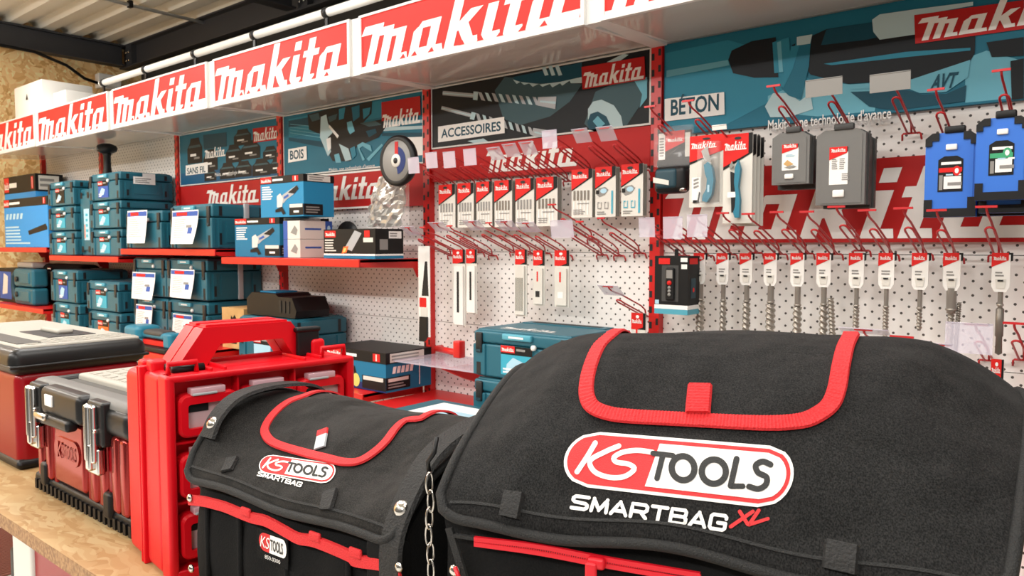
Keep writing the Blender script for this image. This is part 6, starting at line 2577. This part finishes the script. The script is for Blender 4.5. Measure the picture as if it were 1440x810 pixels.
# ---- large bag
XL = Bag((-.480, .4857, ZT_), R(16), .436, .26,
         [(-.012, .215), (-.010, .228), (.004, .250), (.028, .280), (.058, .308), (.095, .336), (.135, .357), (.175, .367), (.215, .360), (.248, .332), (.262, .28)],
         lambda u: .050 * max(0, 1 - u / .20) ** 2 + .045 * max(0, 1 - (1 - u) / .26) ** 2, .030, .215, lambda u, y: .0045 * math.sin(u * 14 + 1) * math.sin(y * 26 + 2) + .004 * math.sin(u * 6 - 1.2 + y * 9)
         + float(np.interp(u, [0, .12, .35, .62, .85, 1], [0, -.008, .0, .013, .014, .005])) * max(0, min(1, y / .12)), .045)
tx, fx = make_bag(XL, 'tool_bag', 'largest black tool bag with a red trimmed pouch and a big embroidered badge', 'fabric_bag')
crop = lambda p: (760 + p[0] / 3.789, 590 + p[1] / 3.789)
bd = MB()
for mt, off, (V, F_) in badge_parts():
    XL.dec(bd, V, F_, crop, off, mt)
bd.build('embroidered_badge', fx)
bd = MB()
mt, off, (V, F_) = word_parts('SMARTBAG', ((155, 474), (992, 600), (1010, 512), (172, 402)), 'thread_white', 19)
XL.dec(bd, V, F_, crop, off, mt)
for s_ in (stroke2([(1062, 492), (1105, 560)], 20, smooth=False), stroke2([(1132, 492), (1014, 572)], 20, smooth=False), stroke2([(1163, 486), (1112, 562)], 20, smooth=False), stroke2([(1112, 562), (1212, 530)], 18, smooth=False)):
    XL.dec(bd, s_[0], s_[1], crop, .0012, 'thread_red')
bd.build('embroidered_words', fx)
TRX = [(862, 472), (843, 490), (831, 517), (825.5, 543), (827, 562), (836, 575), (858, 583.5), (889, 587.5), (955, 591.5), (1040, 596), (1089, 597), (1128, 593.5), (1151, 584), (1168, 570), (1177, 548), (1182.5, 517), (1189, 490), (1197, 474)]
m = MB()
inner = TRX
lo = catmull(TRX, 60)[0]
# second cloth layer inside the trim
VV, FF = [], []
for i in range(31):
    a, b_ = lo[i], lo[60 - i]
    for j in range(13):
        VV.append((a[0] + (b_[0] - a[0]) * j / 12, a[1] + (b_[1] - a[1]) * j / 12))
for i in range(30):
    for j in range(12):
        FF.append((i * 13 + j, i * 13 + j + 1, (i + 1) * 13 + j + 1, (i + 1) * 13 + j))
XL.dec(m, VV, FF, lambda p: p, .0022, 'fabric_bag')
pf = m.build('pouch_flap', fx)
m = MB()
XL.ribbon(m, TRX, .0150, 'webbing_red', .0022, .0026, sub=13, over=True, ribs=True)
m.build('red_trim', pf)
m = MB()
XL.ribbon(m, [(985, 547), (984, 560), (983, 572), (982, 586)], .0215, 'webbing_red', .005, .003, sub=5, ribs=True)
m.build('pull_tab', pf)
for (x, y, x2, y2, w_) in ((724, 693, 717, 727, .020), (1184, 764, 1180, 803, .024)):
    m = MB()
    XL.ribbon(m, [(x, y), ((x + x2) / 2, (y + y2) / 2), (x2, y2)], w_, 'webbing_black', .001, .005)
    m.build('webbing_loop', fx)
# seam line near the flap edge
m = MB()
pts = [XL.M @ XL.pt(.03 + .94 * i / 40, .045) for i in range(41)]
ribbon3(m, pts, [XL.M.to_3x3() @ Vector((0, -.8, .6))] * 41, .003, 'binding_black', .0008, .001, XL.inv)
m.build('seam', fx)


def front_ribbon(bag, t, pxs, yl, width, mt, name, thick=.0025, smooth=True):
    m = MB()
    P = [bag.M @ plane_pt(bag, x, y, yl) for x, y in (catmull(pxs, len(pxs) * 5)[0] if smooth else pxs)]
    nrm = (bag.M.to_3x3() @ Vector((0, -1, 0))).normalized()
    ribbon3(m, P, [nrm] * len(P), width, mt, 0, thick, bag.inv)
    return m.build(name, t)


for k, dy in enumerate((0, 9)):
    front_ribbon(XL, tx, [(668, 757 + dy * .8), (760, 768 + dy), (850, 785 + dy), (985, 808 + dy)], -.0115, .0045, 'zip_red', 'zipper_tape')
m = MB()
P = [plane_pt(XL, x, y, -.0125) for x, y in [(668 + 3.2 * i, 760.5 + .50 * i) for i in range(100)]]
for p in P[::1]:
    m.box((p.x - .0006, p.y - .0012, p.z - .0014), (p.x + .0006, p.y + .001, p.z + .0014), 'zip_red')
m.build('zipper_teeth', tx)
m = MB()
p = plane_pt(XL, 838, 793, -.016)
m.rbox((p.x - .007, p.y - .004, p.z - .004), (p.x + .008, p.y + .004, p.z + .006), 'zip_red', .003, 3)
m.rbox((p.x - .008, p.y - .006, p.z - .030), (p.x + .002, p.y - .002, p.z + .002), 'zip_red', .002, 2)
wn(m.build('zipper_pull', tx))
front_ribbon(XL, tx, [(640, 752), (720, 765), (850, 790), (985, 815)], -.0105, .004, 'binding_black', 'pocket_edge')
front_ribbon(XL, tx, [(632, 742), (650, 800), (662, 840)], -.0105, .008, 'binding_black', 'side_binding')
p = plane_pt(XL, 640, 802, -.012)
m = MB()
m.lathe(p, (0, -1, 0), [(.0055, 0), (.0055, .002), (.003, .0035), (0, .004)], 'nickel', 16)
m.build('rivet', tx)
m = MB()
m.tube([p + Vector((.003, -.006, .006)), p + Vector((.007, -.008, .0)), p + Vector((.012, -.008, -.012)), p + Vector((.014, -.006, -.03))], .0022, 'zip_red', 6)
m.build('red_cord', tx)

# ---- smaller bag
SM = Bag((-.914, .476, ZT_), R(3.3), .372, .215,
         [(-.012, .168), (-.010, .178), (.004, .190), (.030, .206), (.058, .220), (.092, .238), (.125, .250), (.158, .252), (.19, .240), (.212, .205)],
         lambda u: .004 * max(0, 1 - u / .15) ** 2 + .006 * max(0, 1 - (1 - u) / .15) ** 2, .026, .172,
         lambda u, y: (.034 * math.exp(-(u / .10) ** 2) + .014 * math.exp(-((1 - u) / .10) ** 2)) * max(0, min((y + .012) / .05, 1 - max(0, y - .05) / .12)) + .0035 * math.sin(u * 11 + 2) * math.sin(y * 30))
ts, fsb = make_bag(SM, 'tool_bag', 'smaller black tool bag with a wavy red pocket edge beside the red case', 'fabric_bag_small')
to_s = affine([(125, 215), (1350, 290), (750, 105), (700, 415)], [(363.5, 652.5), (470.5, 665), (423.5, 646), (414, 673.5)])
bd = MB()
for mt, off, (V, F_) in badge_parts():
    SM.dec(bd, V, F_, to_s, off, mt)
bd.build('embroidered_badge', fsb)
bd = MB()
mt, off, (V, F_) = word_parts('SMARTBAG', ((361.5, 669.5), (424, 686), (427.5, 679.5), (364.5, 663.5)), 'thread_white', 1.7)
SM.dec(bd, V, F_, lambda p: p, off, mt)
bd.build('embroidered_words', fsb)
TRS = [(429.7, 559), (405.5, 568), (385, 585), (374, 602.5), (374.5, 613), (383, 623), (398.6, 630), (429.7, 639), (457.4, 646), (485, 652.5), (506, 651), (526.5, 639), (544, 623), (557.6, 605), (571.5, 594), (592, 592)]
m = MB()
lo = catmull(TRS, 60)[0]
VV, FF = [], []
for i in range(31):
    a, b_ = lo[i], lo[60 - i]
    for j in range(13):
        VV.append((a[0] + (b_[0] - a[0]) * j / 12, a[1] + (b_[1] - a[1]) * j / 12))
for i in range(30):
    for j in range(12):
        FF.append((i * 13 + j, i * 13 + j + 1, (i + 1) * 13 + j + 1, (i + 1) * 13 + j))
SM.dec(m, VV, FF, lambda p: p, .0022, 'fabric_bag_small')
pf = m.build('pouch_flap', fsb)
m = MB()
SM.ribbon(m, TRS, .0118, 'webbing_red', .0022, .0024, over=True)
m.build('red_trim', pf)
m = MB()
SM.ribbon(m, [(455.5, 608), (454.5, 616)], .0150, 'webbing_red', .0035, .002)
SM.ribbon(m, [(454.5, 616), (453, 624), (451, 634)], .0150, 'print_silver', .0035, .002)
m.build('pull_tab', pf)
for (x, y, x2, y2, w_) in ((328, 646, 320, 664, .016), (466, 692, 460, 718, .018)):
    m = MB()
    SM.ribbon(m, [(x, y), ((x + x2) / 2, (y + y2) / 2), (x2, y2)], w_, 'webbing_black', .001, .004)
    m.build('webbing_loop', fsb)
m = MB()
pts = [SM.M @ SM.pt(.03 + .94 * i / 40, .05) for i in range(41)]
ribbon3(m, pts, [SM.M.to_3x3() @ Vector((0, -.8, .6))] * 41, .003, 'binding_black', .0008, .001, SM.inv)
m.build('seam', fsb)
# wide webbing bands over both ends
for e, u0 in ((0, .035), (1, .955)):
    m = MB()
    arc = [(-.012, .05), (-.012, .12), (-.010, .17), (.012, .208), (.045, .240), (.09, .256), (.14, .262), (.18, .252), (.212, .215), (.222, .15)]
    if not e:
        arc = [(.012, .215), (.024, .238), (.05, .258), (.09, .265), (.14, .263), (.18, .252), (.212, .215), (.222, .15)]
    A, _ = catmull(arc, 40)
    P = [SM.M @ Vector((SM.w * u0 + (.010 if e else .004), y, z)) for y, z in A]
    Nn = []
    for i in range(len(A)):
        a, b_ = A[max(0, i - 1)], A[min(len(A) - 1, i + 1)]
        Nn.append((SM.M.to_3x3() @ Vector((0, -(b_[1] - a[1]), b_[0] - a[0]))).normalized())
    ribbon3(m, P, Nn, .030, 'webbing_black', .001, .004, SM.inv)
    bnd = m.build('end_band', ts)
    m = MB()
    q = Vector((SM.w * u0 + (.010 if e else .004), .004 if e else .020, .198 if e else .232))
    m.lathe(q, (0, -.75, .65), [(.009, 0), (.009, .005), (.005, .008), (0, .009)], 'nickel', 18)
    m.build('rivet', bnd)
# red edge of the front pockets
front_ribbon(SM, ts, [(267, 703), (287, 705), (300, 708), (318, 713), (340, 722), (356, 728), (376, 733), (404, 748), (421, 757), (446, 762), (492, 781), (500, 788), (535, 793), (545, 797), (564, 800)], -.0135, .0135, 'webbing_red', 'pocket_trim', .003)
for (x, y) in ((346, 722), (443, 757), (500, 780)):
    p = plane_pt(SM, x, y, -.016)
    m = MB()
    m.rbox((p.x - .009, p.y - .002, p.z - .004), (p.x + .009, p.y + .002, p.z + .007), 'webbing_red', .002, 2)
    m.build('trim_fold', ts)
for (x, y) in ((291, 706), (337, 722), (403, 748), (490, 782)):
    p = plane_pt(SM, x, y, -.0115)
    m = MB()
    m.tube([p, p + Vector((0, .0, -.13))], .0035, 'fabric_black', 8)
    m.build('pocket_seam', ts)
# woven label
a, b_, c, d_ = [plane_pt(SM, x, y, -.0150) for x, y in ((332, 777), (404, 793), (405, 757), (366, 745))]
m = MB()
z0_, z1_ = plane_pt(SM, 385, 793, -.015).z, plane_pt(SM, 385, 750, -.015).z
xl_, xr_ = plane_pt(SM, 362, 770, -.015).x, plane_pt(SM, 405, 775, -.015).x
F = Fr((xl_, -.0140, z0_), (1, 0, 0), (0, 0, 1))
lw, lh = xr_ - xl_, z1_ - z0_
m.prism(F, [(0, 0), (lw, 0), (lw, lh), (0, lh)], .0015, 'fabric_black', 0)
G = Fr(F.p(0, 0, .0015), F.ex, F.ey)
k = lh * .30
cy = lh * .62
m.poly(G, [(lw * .12 + k * .8 + k * math.cos(R(a)), cy + k * math.sin(R(a))) for a in range(90, 271, 15)] + [(lw * .42, cy - k), (lw * .46, cy + k)], 'thread_red', 1)
m.poly(G, [(lw * .42, cy - k), (lw * .46, cy + k)] + [(lw * .86 + k * .6 * math.cos(R(a)), cy + k * math.sin(R(a))) for a in range(90, -91, -15)], 'thread_white', 1)
m.text(G, 'KS', lw * .13, cy - k * .6, lw * .28, k * 1.3, 'thread_white', 2, shear=.2)
m.text(G, 'TOOLS', lw * .47, cy - k * .6, lw * .40, k * 1.2, 'thread_dark', 2, bold=.02)
m.text(G, '850.0300', lw * .28, lh * .10, lw * .5, lh * .13, 'thread_white', 2)
m.build('woven_label', ts)
for (x, y) in ((270, 799), (562, 797), (268, 700)):
    p = plane_pt(SM, x, y, -.0165)
    m = MB()
    m.lathe(p, (0, -1, 0), [(.005, 0), (.005, .002), (.003, .0035), (0, .004)], 'nickel', 16)
    m.build('rivet', ts)
# side pocket flap at the right end and the key chain
m = MB()
a = plane_pt(SM, 545, 725, -.012)
m.rbox((SM.w - .045, -.016, .05), (SM.w + .002, .012, .172), 'fabric_black', .012, 4)
wn(m.build('corner_pocket', ts))
m = MB()
top = SM.inv @ (CO + ray(604, 668) * .70)
n_l = 9
for i in range(n_l):
    c = top + Vector((.0015 * math.sin(i * 1.7), 0, -.0165 * i - .008))
    ax = Vector((1, 0, 0)) if i % 2 else Vector((.25, 1, 0)).normalized()
    m.tube([c + ax * (.0038 * math.cos(2 * math.pi * j / 14)) + Vector((0, 0, .0105 * math.sin(2 * math.pi * j / 14))) for j in range(14)], .0011, 'nickel', 6, True)
m.tube([top + Vector((-.004, .004, .0)), top + Vector((-.002, 0, .012)), top + Vector((.006, .0, .022)), top + Vector((.004, .006, .035))], .0022, 'black_plastic', 6)
m.build('key_chain', ts)

# ---------------------------------------------------------------- leaflet on a teal case lid seen between the bags
t = thing('leaflet_case', (-1.62, 1.60, .0), 'teal case with a white printed sheet on its lid, glimpsed between the two bags', 'tool case')
pA, pB = W(583, 583, 1.62), W(650, 572, 1.62)
t.location = (pA.x, 1.42, .0)
m = MB(t.location)
zt = W(610, 578, 1.60).z
m.rbox((pA.x - .02, 1.44, zt - .16), (pA.x + .36, 1.74, zt), 'teal_shell', .008, 3)
wn(m.build('body', t))
m = MB(t.location)
m.box((pA.x + .05, 1.46, zt), (pA.x + .34, 1.70, zt + .002), 'paper')
m.rect(Fr((pA.x + .05, 1.46, zt + .002), (1, 0, 0), (0, 1, 0)), .09, .12, .2, .17, 'print_pale_blue')
m.build('printed_sheet', t)
for xx in (pA.x + .02, pA.x + .30):
    m = MB(t.location)
    m.box((xx, 1.47, 0), (xx + .03, 1.71, zt - .16), 'beam_black')
    m.build('stand', t)
